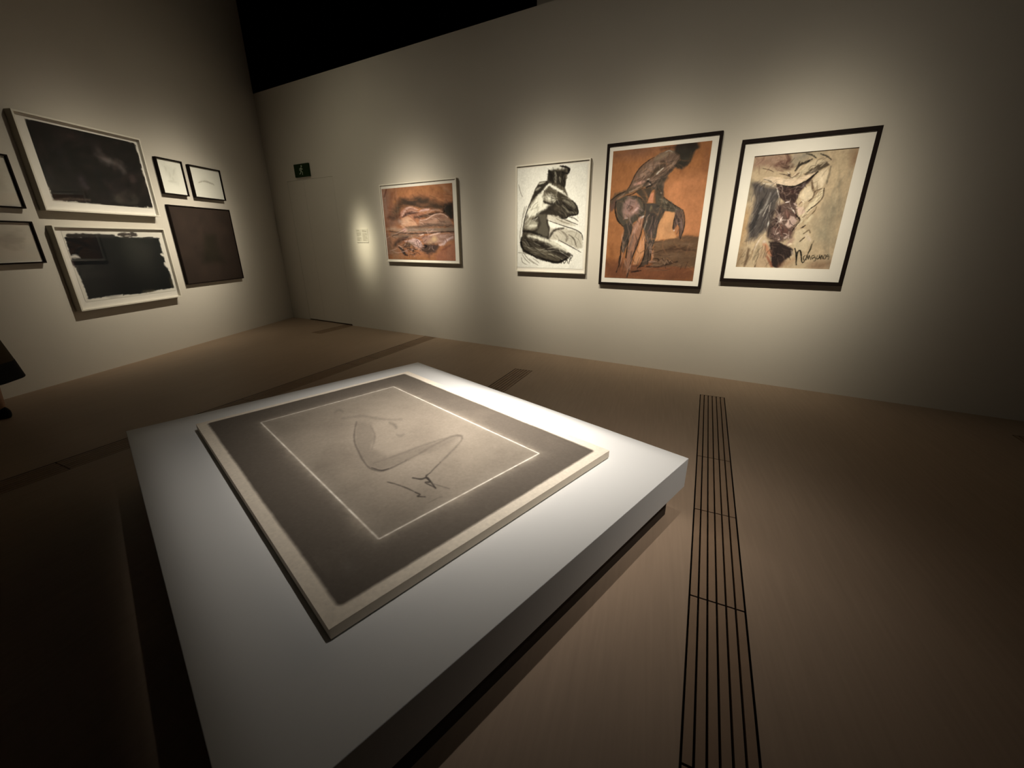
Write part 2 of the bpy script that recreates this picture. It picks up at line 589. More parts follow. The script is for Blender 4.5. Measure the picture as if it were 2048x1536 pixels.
# drawing traced in image-crop pixels: the pale rectangle's corners
pale = [(352, 315), (972, 147), (1645, 457), (905, 858)]       # left, back, right, near
pu0, pv0, puw, pvw = 0.2054, 0.2121, 1.3697, 0.8422
Hc = homography([(pu0, pv0 + pvw), (pu0, pv0), (pu0 + puw, pv0), (pu0 + puw, pv0 + pvw)], pale)
def cpx(u, v):
    q = Hc @ np.array([u, v, 1]); return (q[0] / q[2], q[1] / q[2])
A = Art(cu1 - cu0, cv1 - cv0, 540, 410, [cpx(cu0, cv0), cpx(cu1, cv0), cpx(cu1, cv1), cpx(cu0, cv1)],
        (232, 216, 193), 11, (236, 230, 222), 0.78)
uu = cu0 + A.u * (cu1 - cu0)
vv = cv0 + A.v * (cv1 - cv0)
def rrect(x0, x1, y0, y1, r):
    dx = np.maximum(np.maximum(x0 + r - uu, uu - (x1 - r)), 0)
    dy = np.maximum(np.maximum(y0 + r - vv, vv - (y1 - r)), 0)
    ins = np.minimum(np.minimum(uu - x0, x1 - uu), np.minimum(vv - y0, y1 - vv))
    return np.where((dx > 0) & (dy > 0), np.hypot(dx, dy) - r, -ins)
sd = rrect(0.0, 1.7525, 0.0, 1.2723, 0.018) + A.noise(50, 1.3) * 0.0009 + A.noise(9) * 0.002
A.blend(np.clip(0.5 - sd / 0.012, 0, 1), (97, 87, 76))
n1 = A.noise(5, 1.3, 4)
A.blend(np.clip(0.35 * (n1 - 0.2), 0, 0.35) * (sd < -0.02), (118, 106, 92))
sp = rrect(pu0, pu0 + puw, pv0, pv0 + pvw, 0.004)
A.blend(np.clip(0.5 - sp / 0.012, 0, 1) * 0.93, (153, 139, 121))
ce = np.exp(-(((uu - 0.98) / 0.62) ** 2 + ((vv - 0.60) / 0.36) ** 2))
A.blend(0.55 * ce * (sp < 0), (170, 154, 134))
n2 = A.noise(6, 1.4, 5)
A.blend(np.clip(0.30 * n2, 0, 0.4) * (sp < 0), (122, 109, 94))
A.blend(np.clip(-0.28 * n2, 0, 0.4) * (sp < 0), (186, 170, 150))
glow = np.exp(-np.abs(sp) / 0.022)
A.blend(0.5 * glow * (0.8 + 0.3 * A.noise(40)), (205, 190, 168))
edge = np.clip(1 - np.abs(sp) / 0.006, 0, 1)
A.blend(0.95 * edge * (0.85 + 0.3 * A.noise(60, 1, 2)), (240, 228, 210))
for cx_, cy_, r_, al in ((760, 560, 60, .35), (1250, 620, 90, .3), (960, 640, 90, .3), (820, 780, 70, .25), (560, 430, 80, .25), (1330, 480, 90, .3)):
    A.B(cx_, cy_, r_, (182, 165, 143), al)
for cx_, cy_, r_, al in ((760, 470, 60, .4), (980, 700, 120, .35), (1110, 330, 80, .35), (700, 330, 70, .3)):
    A.B(cx_, cy_, r_, (134, 120, 104), al)
DK = (88, 78, 68)
A.P([(800, 312), (870, 320), (884, 380), (866, 440), (945, 470), (1100, 425), (1200, 392), (1284, 376), (1230, 420), (1080, 470), (1000, 510), (920, 540), (860, 520), (820, 480), (792, 400)], (128, 115, 100), .6, 10, 3)
A.S([(800, 312), (790, 360), (792, 410), (812, 455), (830, 490), (862, 527), (915, 541), (965, 525), (1030, 492)], 7, DK, .7, 1)
A.S([(1030, 492), (1100, 455), (1170, 415), (1240, 380), (1286, 376), (1284, 402), (1240, 450), (1190, 500)], 8, (112, 100, 87), .7, 1)
A.S([(1190, 500), (1160, 530), (1140, 552)], 5, DK, .9)
A.S([(866, 330), (886, 380), (872, 440)], 8, (112, 100, 88), .5, 1)
A.S([(880, 505), (980, 470), (1100, 424), (1200, 390)], 7, (116, 104, 91), .5, 1)
A.S([(735, 295), (800, 287), (845, 285), (930, 300), (1010, 300)], 10, (118, 106, 93), .45, 1)
A.S([(700, 266), (716, 256), (735, 262)], 10, (110, 99, 87), .5, 1)
A.S([(955, 316), (975, 325), (986, 340)], 12, (108, 97, 85), .6, 1)
A.S([(985, 368), (1000, 378), (1020, 370)], 10, (115, 104, 92), .5, 1)
A.S([(1230, 400), (1190, 420), (1140, 440)], 22, (140, 126, 110), .6, 1)
A.S([(870, 525), (915, 538), (950, 530)], 5, (60, 52, 46), .9)
A.S([(945, 592), (990, 604), (1040, 622), (1075, 640)], 5, (74, 65, 57), .9)
A.S([(1075, 640), (1096, 650), (1085, 658), (1120, 660)], 6, (62, 54, 47), .95)
A.S([(1062, 572), (1100, 578), (1128, 572), (1150, 596), (1168, 620)], 7, (62, 54, 47), .95)
A.S([(1140, 550), (1124, 566), (1142, 590), (1120, 594), (1168, 618)], 6, (56, 49, 43), .95)
A.S([(1160, 600), (1200, 612), (1232, 622)], 4, (110, 99, 87), .8)
A.S([(1130, 690), (1180, 665), (1200, 660)], 4, (118, 106, 92), .6)
A.B(760, 990, 40, (112, 102, 91), .5)
A.grain(0.025, 150, 1.3, 2)
A.c = np.where((sp < 0.002)[..., None], A.c * (0.80 + 0.20 * np.clip(edge, 0, 1)[..., None]), A.c)
co = np.zeros((A.ny, A.nx, 3))
co[..., 0] = uu
co[..., 1] = -vv
co[..., 2] = CZ1
A.mesh('drawing', cv, co, M_PAINT)

# ------------------------------------------------------------------ framed pictures
def ring(x0, x1, z0, z1, rail, yb, yf):
    """picture-frame ring, back at yb, front at yf (yf < yb: towards the viewer)"""
    b2 = bmesh.new()
    o = [(x0, z0), (x1, z0), (x1, z1), (x0, z1)]
    i = [(x0 + rail, z0 + rail), (x1 - rail, z0 + rail), (x1 - rail, z1 - rail), (x0 + rail, z1 - rail)]
    V = {}
    sides = []
    for nm, pts, y in (('ob', o, yb), ('of', o, yf), ('ib', i, yb), ('if', i, yf)):
        V[nm] = [b2.verts.new((p[0], y, p[1])) for p in pts]
    for k in range(4):
        n = (k + 1) % 4
        b2.faces.new((V['of'][k], V['of'][n], V['if'][n], V['if'][k]))
        b2.faces.new((V['ob'][n], V['ob'][k], V['ib'][k], V['ib'][n]))
        sides.append(b2.faces.new((V['ob'][k], V['ob'][n], V['of'][n], V['of'][k])))
        b2.faces.new((V['ib'][n], V['ib'][k], V['if'][k], V['if'][n]))
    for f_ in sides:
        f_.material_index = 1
    bmesh.ops.recalc_face_normals(b2, faces=b2.faces)
    return b2

def picture(label, side, x0, x1, z0, z1, depth, rail, recess, frame_mat, art, arect, mount_mat, name='framed_picture', window=None, group=None, glass=True):
    """coordinates along the wall: right wall x, left wall distance from the corner (x0 > x1)"""
    W = abs(x1 - x0)
    if side == 'right':
        base = Vector((x0, 0, 0)); rz = 0.0
        ax0 = arect[0] - x0
    else:
        base = CORNER + LD * x0; rz = LRZ
        ax0 = x0 - arect[0]
    t = thing(name, label, 'framed picture', (base.x, base.y, z0), rz, group)
    H = z1 - z0
    fr = ring(0, W, 0, H, rail, -0.001, -depth)
    fo = obj('frame', fr, frame_mat, t, 0.0015)
    fo.data.materials.append(M_SHADESIDE if frame_mat == M_WHITEFR else frame_mat)
    ym = -(depth - recess)
    box('backing', (rail * 0.6, W - rail * 0.6, -0.006, -0.002, rail * 0.6, H - rail * 0.6), M_DARK, t)
    aw, ah = art.w, art.h
    az1 = arect[2] - z0
    if window:      # mat board with a window, the work behind it
        b2 = ring(rail * 0.9, W - rail * 0.9, rail * 0.9, H - rail * 0.9, 0.01, ym + 0.004, ym)
        b2.free()
        b2 = bmesh.new()
        ix0, ix1, iz0, iz1 = ax0 + window, ax0 + aw - window, az1 - ah + window, az1 - window
        ox0, ox1, oz0, oz1 = rail * 0.9, W - rail * 0.9, rail * 0.9, H - rail * 0.9
        bm_box(b2, ox0, ix0, ym, ym + 0.004, oz0, oz1)
        bm_box(b2, ix1, ox1, ym, ym + 0.004, oz0, oz1)
        bm_box(b2, ix0, ix1, ym, ym + 0.004, oz0, iz0)
        bm_box(b2, ix0, ix1, ym, ym + 0.004, iz1, oz1)
        obj('mat_board', b2, mount_mat, t)
        art.build('artwork', t, ax0, az1, ym + 0.007)
    else:
        box('mount', (rail * 0.9, W - rail * 0.9, ym, ym + 0.004, rail * 0.9, H - rail * 0.9), mount_mat, t)
        art.build('artwork', t, ax0, az1, ym - 0.002)
    if glass:
        box('glazing', (rail * 0.95, W - rail * 0.95, ym - 0.0075, ym - 0.0045, rail * 0.95, H - rail * 0.95), M_GLASS, t)
    return t

# --- A: reclining figure on orange ground
a = Art(1.238, 0.932, 230, 190, [(105, 160), (1320, 50), (1390, 1375), (230, 1360)], (170, 112, 72), 21)
a.S([(150, 150), (220, 700)], 150, (164, 120, 94), .7, 1).S([(285, 250), (250, 650)], 70, (142, 84, 52), .6, 1)
a.S([(190, 165), (150, 300)], 26, (112, 64, 44), .6)
a.S([(450, 220), (900, 160), (1280, 140)], 150, (186, 124, 74), .65, 1).S([(1150, 90), (1310, 230)], 60, (196, 146, 106), .55, 1)
a.S([(950, 260), (1080, 320), (1200, 380)], 26, (196, 136, 84), .5, 1).S([(320, 380), (370, 370)], 40, (178, 118, 66), .6, 1)
a.S([(330, 640), (380, 500), (460, 410), (600, 400), (740, 370), (900, 390), (1100, 450), (1270, 450), (1330, 560)], 130, (80, 60, 42), .85, .9)
a.S([(450, 330), (520, 360), (640, 380), (730, 330), (800, 380), (900, 340)], 70, (62, 50, 38), .6, 1)
a.S([(560, 400), (700, 430), (820, 470), (1000, 450), (1150, 470)], 50, (66, 50, 36), .7, 1)
a.P([(1190, 440), (1340, 370), (1360, 680), (1260, 620), (1150, 550)], (40, 28, 20), .95, 36, 20)
a.S([(250, 640), (350, 650), (430, 600)], 70, (82, 50, 34), .85, 1)
a.P([(430, 640), (440, 560), (500, 480), (600, 450), (690, 470), (740, 540), (600, 600), (520, 620)], (174, 124, 95), .95, 12, 5)
a.S([(470, 620), (500, 550), (560, 480), (640, 460)], 28, (216, 172, 142), .8, 1)
a.S([(475, 645), (545, 585), (640, 560), (740, 560)], 42, (78, 50, 38), .9, .7)
a.P([(600, 610), (740, 560), (860, 580), (780, 690), (640, 660)], (160, 108, 78), .9, 16)
a.P([(440, 740), (465, 660), (545, 615), (640, 650), (720, 750), (740, 805), (600, 835), (470, 825)], (202, 150, 108), .95, 14, 5)
a.B(545, 690, 55, (222, 176, 132), .7).S([(610, 640), (680, 690), (735, 760)], 20, (150, 104, 76), .7, 1)
a.S([(690, 640), (800, 625), (900, 605), (1000, 580), (1100, 560)], 54, (74, 52, 36), .9, .7)
a.P([(760, 690), (900, 660), (1020, 590), (1110, 572), (1220, 608), (1300, 680), (1340, 770), (1000, 795), (760, 815)], (160, 118, 88), .95, 14, 5)
a.S([(770, 535), (850, 520), (915, 508)], 46, (218, 174, 150), .9, .7).S([(890, 560), (980, 520), (1060, 510), (1160, 535)], 30, (182, 138, 108), .9, .8)
a.S([(780, 688), (880, 672), (980, 612), (1060, 580), (1170, 580), (1250, 632)], 18, (226, 184, 152), .85, .8)
a.S([(960, 720), (1090, 680)], 74, (192, 148, 112), .7, 1).S([(1080, 620), (1190, 640)], 40, (140, 98, 74), .6, 1)
a.S([(1120, 720), (1290, 720)], 50, (128, 104, 80), .6, 1)
a.S([(540, 815), (800, 800), (950, 770), (1350, 785)], 50, (92, 70, 52), .75, .8)
a.S([(530, 860), (900, 850), (1360, 840)], 66, (136, 114, 90), .85, .6, .2, False)  # grey band: a reflection in the glazing, painted into the pigment
a.S([(250, 880), (450, 905), (600, 915), (900, 905), (1100, 890), (1365, 872)], 24, (60, 42, 32), .9, .7)
a.S([(195, 850), (300, 840), (400, 860), (540, 862)], 60, (190, 152, 116), .85, .9).B(505, 862, 40, (224, 170, 146), .8)
a.S([(215, 760), (330, 740), (420, 700)], 90, (128, 90, 68), .7, 1).B(430, 710, 40, (196, 160, 128), .6)
a.S([(300, 940), (500, 960), (740, 950)], 70, (128, 102, 78), .85, .9)
a.S([(200, 940), (240, 1080), (250, 1250)], 80, (150, 116, 92), .7, 1).B(330, 960, 50, (188, 152, 116), .6)
a.P([(800, 980), (1100, 915), (1360, 900), (1360, 1010), (1150, 1085), (850, 1085)], (166, 126, 100), .9, 18)
a.S([(765, 945), (835, 930)], 26, (226, 192, 162), .9).S([(930, 952), (1020, 925), (1120, 903)], 24, (222, 184, 154), .9)
a.S([(800, 990), (900, 960), (1000, 990)], 30, (120, 84, 66), .6, 1)
a.B(1020, 1010, 60, (212, 174, 118), .85).B(940, 1075, 40, (200, 160, 110), .7)
a.S([(350, 1115), (430, 1040), (540, 995)], 74, (72, 47, 34), .9, .8)
a.P([(510, 1045), (680, 998), (790, 1040), (835, 1130), (760, 1175), (650, 1110)], (204, 166, 142), .92, 14, 8)
a.S([(660, 1010), (740, 1020), (780, 1080)], 12, (240, 205, 185), .8).S([(680, 1060), (740, 1040), (770, 1110)], 12, (120, 80, 70), .7)
a.S([(520, 1120), (640, 1100)], 74, (104, 82, 58), .85, .9)
a.S([(415, 1150), (470, 1200), (520, 1270), (560, 1290)], 42, (54, 37, 28), .95, .6)
a.S([(400, 1120), (450, 1150), (480, 1180)], 14, (215, 180, 150), .8).S([(530, 1200), (560, 1240)], 30, (176, 132, 106), .8)
a.S([(570, 1170), (640, 1200), (670, 1230)], 36, (74, 52, 36), .9).S([(640, 1160), (700, 1190), (740, 1180)], 24, (86, 62, 44), .8)
a.P([(790, 1200), (870, 1105), (1000, 1090), (1100, 1110), (1050, 1230), (900, 1275)], (74, 56, 44), .85, 26, 14)
a.S([(850, 1110), (890, 1130), (860, 1160)], 26, (40, 28, 24), .9).S([(970, 1130), (1060, 1150), (1020, 1220)], 40, (92, 70, 58), .7, 1)
a.S([(1110, 1105), (1190, 1085), (1225, 1030), (1335, 970)], 40, (226, 188, 164), .9, .7).S([(1210, 1000), (1240, 1060)], 12, (140, 90, 76), .7)
a.P([(1050, 1290), (1150, 1185), (1390, 1060), (1400, 1385), (1050, 1385)], (172, 112, 78), .92, 26, 10)
a.S([(1180, 1180), (1300, 1110)], 40, (120, 74, 52), .6, 1).S([(250, 1345), (700, 1335), (1040, 1340)], 46, (166, 112, 66), .75, 1)
a.S([(260, 1200), (380, 1280)], 90, (146, 112, 78), .6, 1).S([(930, 1270), (945, 1340)], 30, (110, 70, 50), .6, 1)
a.hatch([(300, 300), (1300, 200), (1330, 420), (1150, 520), (380, 600), (250, 640)], 40, 15, 160, 14, [(196, 134, 84), (120, 78, 50), (92, 66, 44), (150, 98, 60)], .5)
a.hatch([(430, 640), (600, 470), (1200, 580), (1330, 780), (450, 820)], 40, 12, 120, 11, [(226, 184, 150), (110, 74, 52), (200, 150, 114), (84, 58, 42)], .6, 20)
a.hatch([(210, 860), (1360, 850), (1360, 1060), (800, 1150), (230, 1300)], 60, -8, 110, 12, [(222, 182, 154), (96, 66, 48), (190, 150, 122), (70, 48, 36)], .6, 25)
a.hatch([(380, 1100), (800, 1050), (1080, 1120), (1040, 1270), (500, 1300)], 40, 40, 80, 10, [(210, 172, 146), (60, 42, 32), (150, 116, 90), (48, 34, 28)], .7, 40)
a.contrast(1.12, .93).grain(.07, 16, 1.3, 4).grain(.03, 60)
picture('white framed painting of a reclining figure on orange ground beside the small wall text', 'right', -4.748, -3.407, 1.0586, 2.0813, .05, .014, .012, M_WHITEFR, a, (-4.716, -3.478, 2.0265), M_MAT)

# --- B: seated nude seen from behind, charcoal on cream paper
LT, DKB = (232, 222, 186), (42, 36, 28)
b = Art(0.838, 1.065, 200, 250, [(47, 195), (940, 128), (886, 1455), (95, 1450)], (231, 221, 188), 22)
b.P([(450, 215), (520, 182), (640, 168), (712, 210), (690, 270), (665, 400), (660, 445), (705, 570), (790, 640), (822, 720), (815, 790), (720, 802), (680, 838), (600, 835), (520, 800), (450, 790), (460, 900), (485, 960), (470, 1100), (560, 1140), (680, 1220), (745, 1285), (700, 1350), (560, 1388), (350, 1332), (160, 1262), (122, 1150), (150, 1020), (160, 900), (200, 740), (240, 600), (290, 450), (340, 370), (440, 360), (445, 300)], (98, 88, 67), .95, 8, 4)
b.P([(448, 222), (520, 195), (560, 232), (650, 225), (668, 400), (655, 442), (560, 402), (442, 366)], (64, 57, 43), .95, 8, 4)
b.S([(478, 205), (560, 182), (645, 190)], 44, (226, 216, 182), .95, .6).S([(600, 168), (660, 176), (706, 207), (690, 262), (620, 245)], 28, DKB, .95, .5)
b.S([(530, 245), (546, 300), (540, 372)], 28, (174, 164, 132), .85, .8).S([(590, 310), (604, 380)], 20, (156, 146, 116), .8, .8)
b.S([(462, 235), (492, 300), (480, 360)], 36, (50, 44, 34), .9, .7).S([(648, 250), (640, 330), (645, 430)], 36, (54, 47, 36), .9, .7)
b.S([(560, 250), (575, 330), (600, 400)], 20, (60, 52, 40), .8, .7)
b.P([(290, 452), (350, 370), (440, 358), (472, 402), (400, 472), (300, 560), (238, 612)], (62, 55, 42), .95, 9, 5)
b.S([(340, 392), (405, 374)], 24, (206, 196, 160), .9, .8).S([(296, 475), (345, 440)], 26, (168, 158, 128), .85, .9)
b.S([(405, 385), (440, 430)], 18, (70, 62, 48), .8)
b.P([(250, 645), (330, 535), (400, 480), (425, 560), (400, 640), (505, 665), (420, 735), (330, 800), (220, 835), (186, 765)], (228, 218, 182), .95, 18, 8)
b.S([(380, 500), (460, 408), (520, 440), (620, 500), (705, 575)], 34, (230, 220, 185), .95, .6)
b.P([(402, 490), (470, 450), (560, 500), (690, 590), (600, 612), (480, 645), (400, 632), (380, 560)], (98, 88, 66), .92, 12, 8)
b.B(470, 575, 62, (224, 214, 178), .95).S([(400, 622), (440, 642), (505, 655), (548, 600)], 24, (56, 49, 37), .9, .7)
b.S([(420, 490), (470, 500), (540, 520)], 26, (78, 69, 52), .75, 1).S([(520, 600), (545, 610), (520, 640)], 26, (214, 204, 168), .85, .9)
b.P([(560, 500), (705, 570), (695, 602), (600, 602)], (72, 64, 48), .85, 10, 6)
b.P([(560, 612), (690, 600), (762, 622), (815, 700), (820, 786), (720, 800), (680, 835), (600, 832), (500, 800), (430, 792), (400, 762), (500, 690)], (72, 64, 49), .95, 8, 5)
b.S([(655, 612), (740, 650), (785, 695)], 44, (156, 146, 116), .85, .9).S([(640, 680), (710, 755), (795, 770)], 28, (136, 126, 99), .85, .9)
b.S([(640, 640), (700, 720), (760, 740)], 22, (46, 40, 31), .85, .7).S([(540, 720), (600, 700), (610, 770)], 40, (92, 82, 63), .7, 1)
b.S([(762, 622), (812, 690), (821, 782), (720, 805), (672, 838), (590, 833), (500, 802)], 15, DKB, .95, .4)
b.S([(330, 792), (400, 762), (480, 700), (560, 640)], 54, (62, 55, 42), .9, .7)
b.P([(250, 882), (330, 790), (442, 792), (460, 900), (482, 960), (470, 1085), (380, 1062), (290, 1012), (330, 930)], (100, 92, 72), .92, 12, 8)
b.S([(262, 870), (330, 820), (352, 900), (322, 980), (280, 1012)], 30, (70, 62, 48), .9, .8).S([(440, 800), (455, 900), (480, 1000), (465, 1080)], 22, (62, 54, 42), .8, .8)
b.P([(190, 820), (260, 860), (332, 892), (320, 962), (240, 982), (168, 962), (160, 880)], (176, 166, 134), .9, 16, 8)
b.S([(220, 932), (312, 930)], 28, (220, 210, 174), .9, .9).S([(200, 830), (180, 900), (190, 960)], 26, (130, 120, 95), .7, 1)
b.S([(158, 1002), (250, 1012), (330, 1042), (420, 1080), (480, 1092)], 36, (52, 46, 35), .95, .6)
b.P([(150, 1032), (220, 1022), (330, 1062), (460, 1112), (600, 1182), (690, 1242), (745, 1290), (700, 1350), (560, 1388), (350, 1332), (160, 1262), (123, 1150)], (90, 81, 62), .95, 8, 5)
b.S([(225, 1060), (330, 1080), (450, 1122), (600, 1182), (700, 1255)], 52, (220, 210, 174), .92, .7)
b.S([(450, 1152), (560, 1202), (650, 1255)], 52, (180, 170, 138), .85, .9).S([(320, 1140), (450, 1200), (600, 1262), (705, 1292)], 60, (58, 51, 40), .9, .7)
b.S([(180, 1090), (240, 1160), (300, 1200)], 50, (64, 57, 44), .8, .9).S([(300, 1232), (420, 1272), (560, 1312)], 52, (116, 106, 82), .8, 1)
b.S([(180, 1242), (330, 1322), (480, 1362), (590, 1382), (690, 1335)], 30, DKB, .95, .5).S([(140, 1080), (130, 1160), (170, 1242)], 24, (40, 35, 27), .95, .6)
b.S([(242, 600), (202, 710), (172, 820), (150, 960), (150, 1032)], 11, (55, 48, 37), .95, .5)
b.P([(490, 962), (620, 950), (800, 990), (882, 1050), (882, 1192), (830, 1212), (700, 1152), (560, 1112), (480, 1092)], (184, 172, 140), .85, 12, 10)
b.P([(450, 800), (520, 790), (620, 842), (700, 850), (810, 932), (680, 932), (560, 892), (450, 850)], (192, 180, 148), .85, 10, 8)
b.P([(460, 882), (560, 910), (650, 932), (492, 952)], (226, 216, 182), .9, 6, 4)
b.S([(450, 860), (560, 900), (680, 940), (800, 980), (872, 1032), (886, 1100)], 11, (64, 56, 43), .9).S([(482, 1080), (540, 990), (650, 960)], 26, (70, 62, 48), .85, .8)
b.S([(720, 1040), (780, 1090), (812, 1182)], 12, (92, 82, 63), .8).S([(600, 1110), (720, 1172), (865, 1252)], 9, (60, 52, 40), .9).S([(640, 1010), (700, 1060), (690, 1120)], 20, (128, 116, 92), .6, 1)
b.S([(720, 820), (780, 835), (828, 872)], 9, (60, 52, 40), .9).S([(640, 842), (740, 882), (822, 915)], 9, (66, 58, 44), .9).S([(560, 840), (640, 880), (720, 905)], 14, (120, 108, 84), .7)
for (p, q, r) in (((150, 1290), (190, 1350), (250, 1400)), ((170, 1280), (230, 1350), (300, 1400)), ((100, 1272), (150, 1275), (200, 1290)), ((290, 1342), (340, 1372), (362, 1392)), ((140, 1330), (160, 1390), (220, 1420)), ((160, 690), (140, 800), (128, 950)), ((184, 680), (160, 760), (146, 830)), ((240, 1345), (300, 1390), (350, 1420)), ((120, 960), (112, 1060), (120, 1120)), ((70, 400), (100, 500), (125, 560))):
    b.S([p, q, r], 6, (96, 86, 66), .7)
b.S([(620, 1322), (632, 1392), (652, 1345), (668, 1392), (700, 1350), (712, 1385)], 7, (50, 43, 33), .95).S([(700, 1330), (742, 1312), (722, 1395)], 7, (50, 43, 33), .95)
b.S([(680, 1300), (720, 1262), (770, 1300)], 8, (60, 52, 40), .8).S([(745, 1300), (765, 1290), (752, 1330), (740, 1320)], 7, (50, 43, 33), .95)
b.hatch([(400, 490), (520, 450), (690, 590), (600, 640), (420, 640)], 26, 50, 90, 8, [(56, 49, 37), (205, 195, 160), (80, 71, 54)], .6, 30)
b.hatch([(430, 760), (560, 620), (760, 640), (815, 780), (620, 830)], 34, 40, 100, 8, [(44, 38, 29), (140, 130, 102), (56, 49, 38)], .6, 30)
b.hatch([(170, 1060), (330, 1080), (720, 1280), (680, 1350), (350, 1320), (140, 1240)], 46, 28, 120, 9, [(44, 38, 29), (150, 140, 112), (60, 53, 41), (200, 190, 156)], .6, 22)
b.hatch([(200, 780), (330, 560), (420, 620), (300, 900), (180, 960)], 22, 115, 120, 8, [(180, 170, 136), (130, 120, 94), (236, 226, 192)], .6, 18)
b.hatch([(490, 980), (840, 1020), (870, 1190), (560, 1100)], 26, 60, 80, 6, [(96, 86, 66), (130, 118, 94), (214, 204, 170)], .6, 40)
b.hatch([(445, 230), (660, 230), (660, 420), (450, 370)], 22, 85, 90, 8, [(40, 34, 26), (120, 110, 86), (50, 44, 34)], .7, 18)
b.contrast(1.22).grain(.02, 12, 1, 4).grain(.03, 90, 1, 2)
picture('white framed charcoal drawing of a seated nude seen from behind on cream paper', 'right', -2.557, -1.669, .9906, 2.1434, .05, .014, .014, M_WHITEFR, b, (-2.541, -1.703, 2.106), M_MAT)

# --- C: bending figure with a hanging hand on orange ground
OUT = (46, 35, 25)
c = Art(0.902, 1.223, 250, 330, [(205, 245), (1968, 65), (1617, 2558), (55, 2490)], (172, 112, 64), 23)
c.P([(1130, 760), (1950, 560), (1760, 1750), (1050, 1780)], (196, 130, 80), .85, 110, 40, 6)
c.S([(250, 330), (600, 270), (1000, 190)], 200, (142, 98, 68), .7, 1).P([(40, 2180), (1680, 2200), (1640, 2600), (30, 2520)], (128, 80, 50), .9, 80, 40, 8)
c.S([(180, 2000), (160, 2250)], 160, (150, 94, 50), .5, 1).S([(1880, 200), (1840, 600)], 110, (158, 102, 62), .6, 1)
c.P([(930, 1850), (1100, 1830), (1250, 1800), (1400, 1770), (1560, 1752), (1730, 1775), (1670, 2320), (900, 2280)], (114, 84, 56), .95, 22, 10)
c.S([(1000, 2060), (1250, 1990), (1640, 2010)], 60, (84, 58, 38), .7, 1).S([(1100, 2110), (1400, 2100)], 70, (140, 106, 74), .6, 1).S([(960, 1880), (1300, 1880)], 60, (132, 100, 68), .6, 1)
c.P([(440, 960), (510, 860), (580, 680), (680, 540), (860, 400), (1060, 270), (1200, 225), (1300, 255), (1395, 340), (1385, 450), (1290, 560), (1180, 680), (1120, 800), (1090, 950), (1100, 1080), (900, 900), (700, 880), (480, 985)], (126, 97, 72), .97, 10, 6)
c.P([(1270, 255), (1340, 135), (1500, 90), (1700, 98), (1725, 180), (1645, 280), (1605, 400), (1530, 500), (1420, 575), (1330, 562), (1300, 500), (1390, 400), (1380, 330)], (68, 57, 42), .95, 20, 14)
c.S([(1330, 170), (1500, 130), (1700, 150)], 110, (62, 44, 31), .85, .9).S([(1050, 210), (1180, 190), (1300, 180)], 60, (92, 62, 42), .7, 1).S([(1420, 420), (1540, 380)], 60, (84, 72, 52), .7, 1)
c.P([(640, 780), (720, 620), (860, 480), (1030, 428), (1045, 500), (900, 600), (760, 722)], (160, 124, 94), .85, 24, 14).S([(950, 400), (1100, 325), (1260, 262)], 70, (152, 124, 90), .85, .9)
c.S([(1130, 262), (1200, 238), (1265, 266)], 15, (196, 176, 144), .9).S([(850, 710), (960, 605), (1100, 470)], 66, (86, 66, 45), .9, .8).S([(1040, 440), (1110, 430), (1120, 520)], 30, (84, 62, 42), .8, .9)
c.S([(975, 662), (1040, 592), (1098, 545)], 28, (210, 186, 150), .95, .5).S([(1080, 650), (1200, 530), (1310, 445)], 44, (154, 122, 92), .85, .8).S([(930, 720), (1080, 640), (1200, 540)], 24, (92, 70, 50), .7)
c.S([(580, 840), (680, 812), (745, 785)], 46, (206, 152, 122), .9, .8).S([(600, 700), (640, 760), (700, 740)], 60, (138, 96, 70), .6, 1)
c.S([(450, 952), (520, 832), (600, 662), (700, 522), (850, 402), (930, 360)], 15, (58, 43, 30), .95, .5).S([(900, 850), (1060, 720), (1220, 600), (1300, 520)], 44, (78, 61, 45), .85, .8)
c.S([(760, 852), (830, 780), (885, 850), (800, 892)], 38, (56, 44, 32), .95, .6).S([(806, 752), (848, 740)], 13, (222, 198, 164), .95).S([(846, 832), (866, 840)], 20, (226, 204, 172), .95)
c.S([(1000, 800), (1080, 760), (1140, 720)], 80, (72, 60, 44), .85, .9).S([(1060, 900), (1050, 1000), (1070, 1060)], 60, (74, 60, 45), .85, .9)
c.P([(140, 1200), (250, 1070), (310, 1120), (240, 1260), (140, 1340)], (112, 82, 62), .9, 14, 10)
c.S([(165, 1150), (265, 1050), (430, 985), (620, 915), (770, 850)], 80, (98, 78, 56), .95, .6).S([(500, 975), (620, 915), (725, 855)], 32, (166, 130, 98), .9, .7).S([(270, 1110), (330, 1060), (410, 1000)], 26, (150, 118, 90), .8, .8)
c.S([(150, 1130), (280, 1030), (425, 960)], 15, (50, 36, 25), .95).S([(270, 1140), (430, 1055), (560, 1005), (730, 905)], 18, (54, 41, 29), .95)
c.P([(600, 960), (900, 880), (960, 900), (880, 980), (820, 1160), (780, 1240), (740, 1110)], (84, 68, 50), .95, 12, 8)
c.P([(255, 1130), (430, 1040), (600, 1040), (752, 1100), (785, 1240), (760, 1400), (600, 1500), (420, 1592), (310, 1522), (255, 1350)], (92, 78, 58), .95, 12, 8)
c.P([(380, 1180), (480, 1065), (600, 1100), (675, 1230), (640, 1350), (540, 1420), (400, 1452), (365, 1330)], (166, 126, 102), .9, 28, 16)
c.S([(490, 1310), (545, 1252), (500, 1215)], 26, (108, 70, 52), .9, .8).S([(555, 1340), (645, 1255)], 34, (218, 174, 148), .9, .8).S([(420, 1440), (470, 1440)], 24, (214, 176, 150), .7, .9)
c.S([(255, 1150), (240, 1300), (290, 1482), (385, 1585)], 22, (42, 34, 25), .95, .5).S([(560, 1060), (680, 1080), (760, 1200), (740, 1320), (640, 1430)], 34, (70, 56, 42), .8, .8)
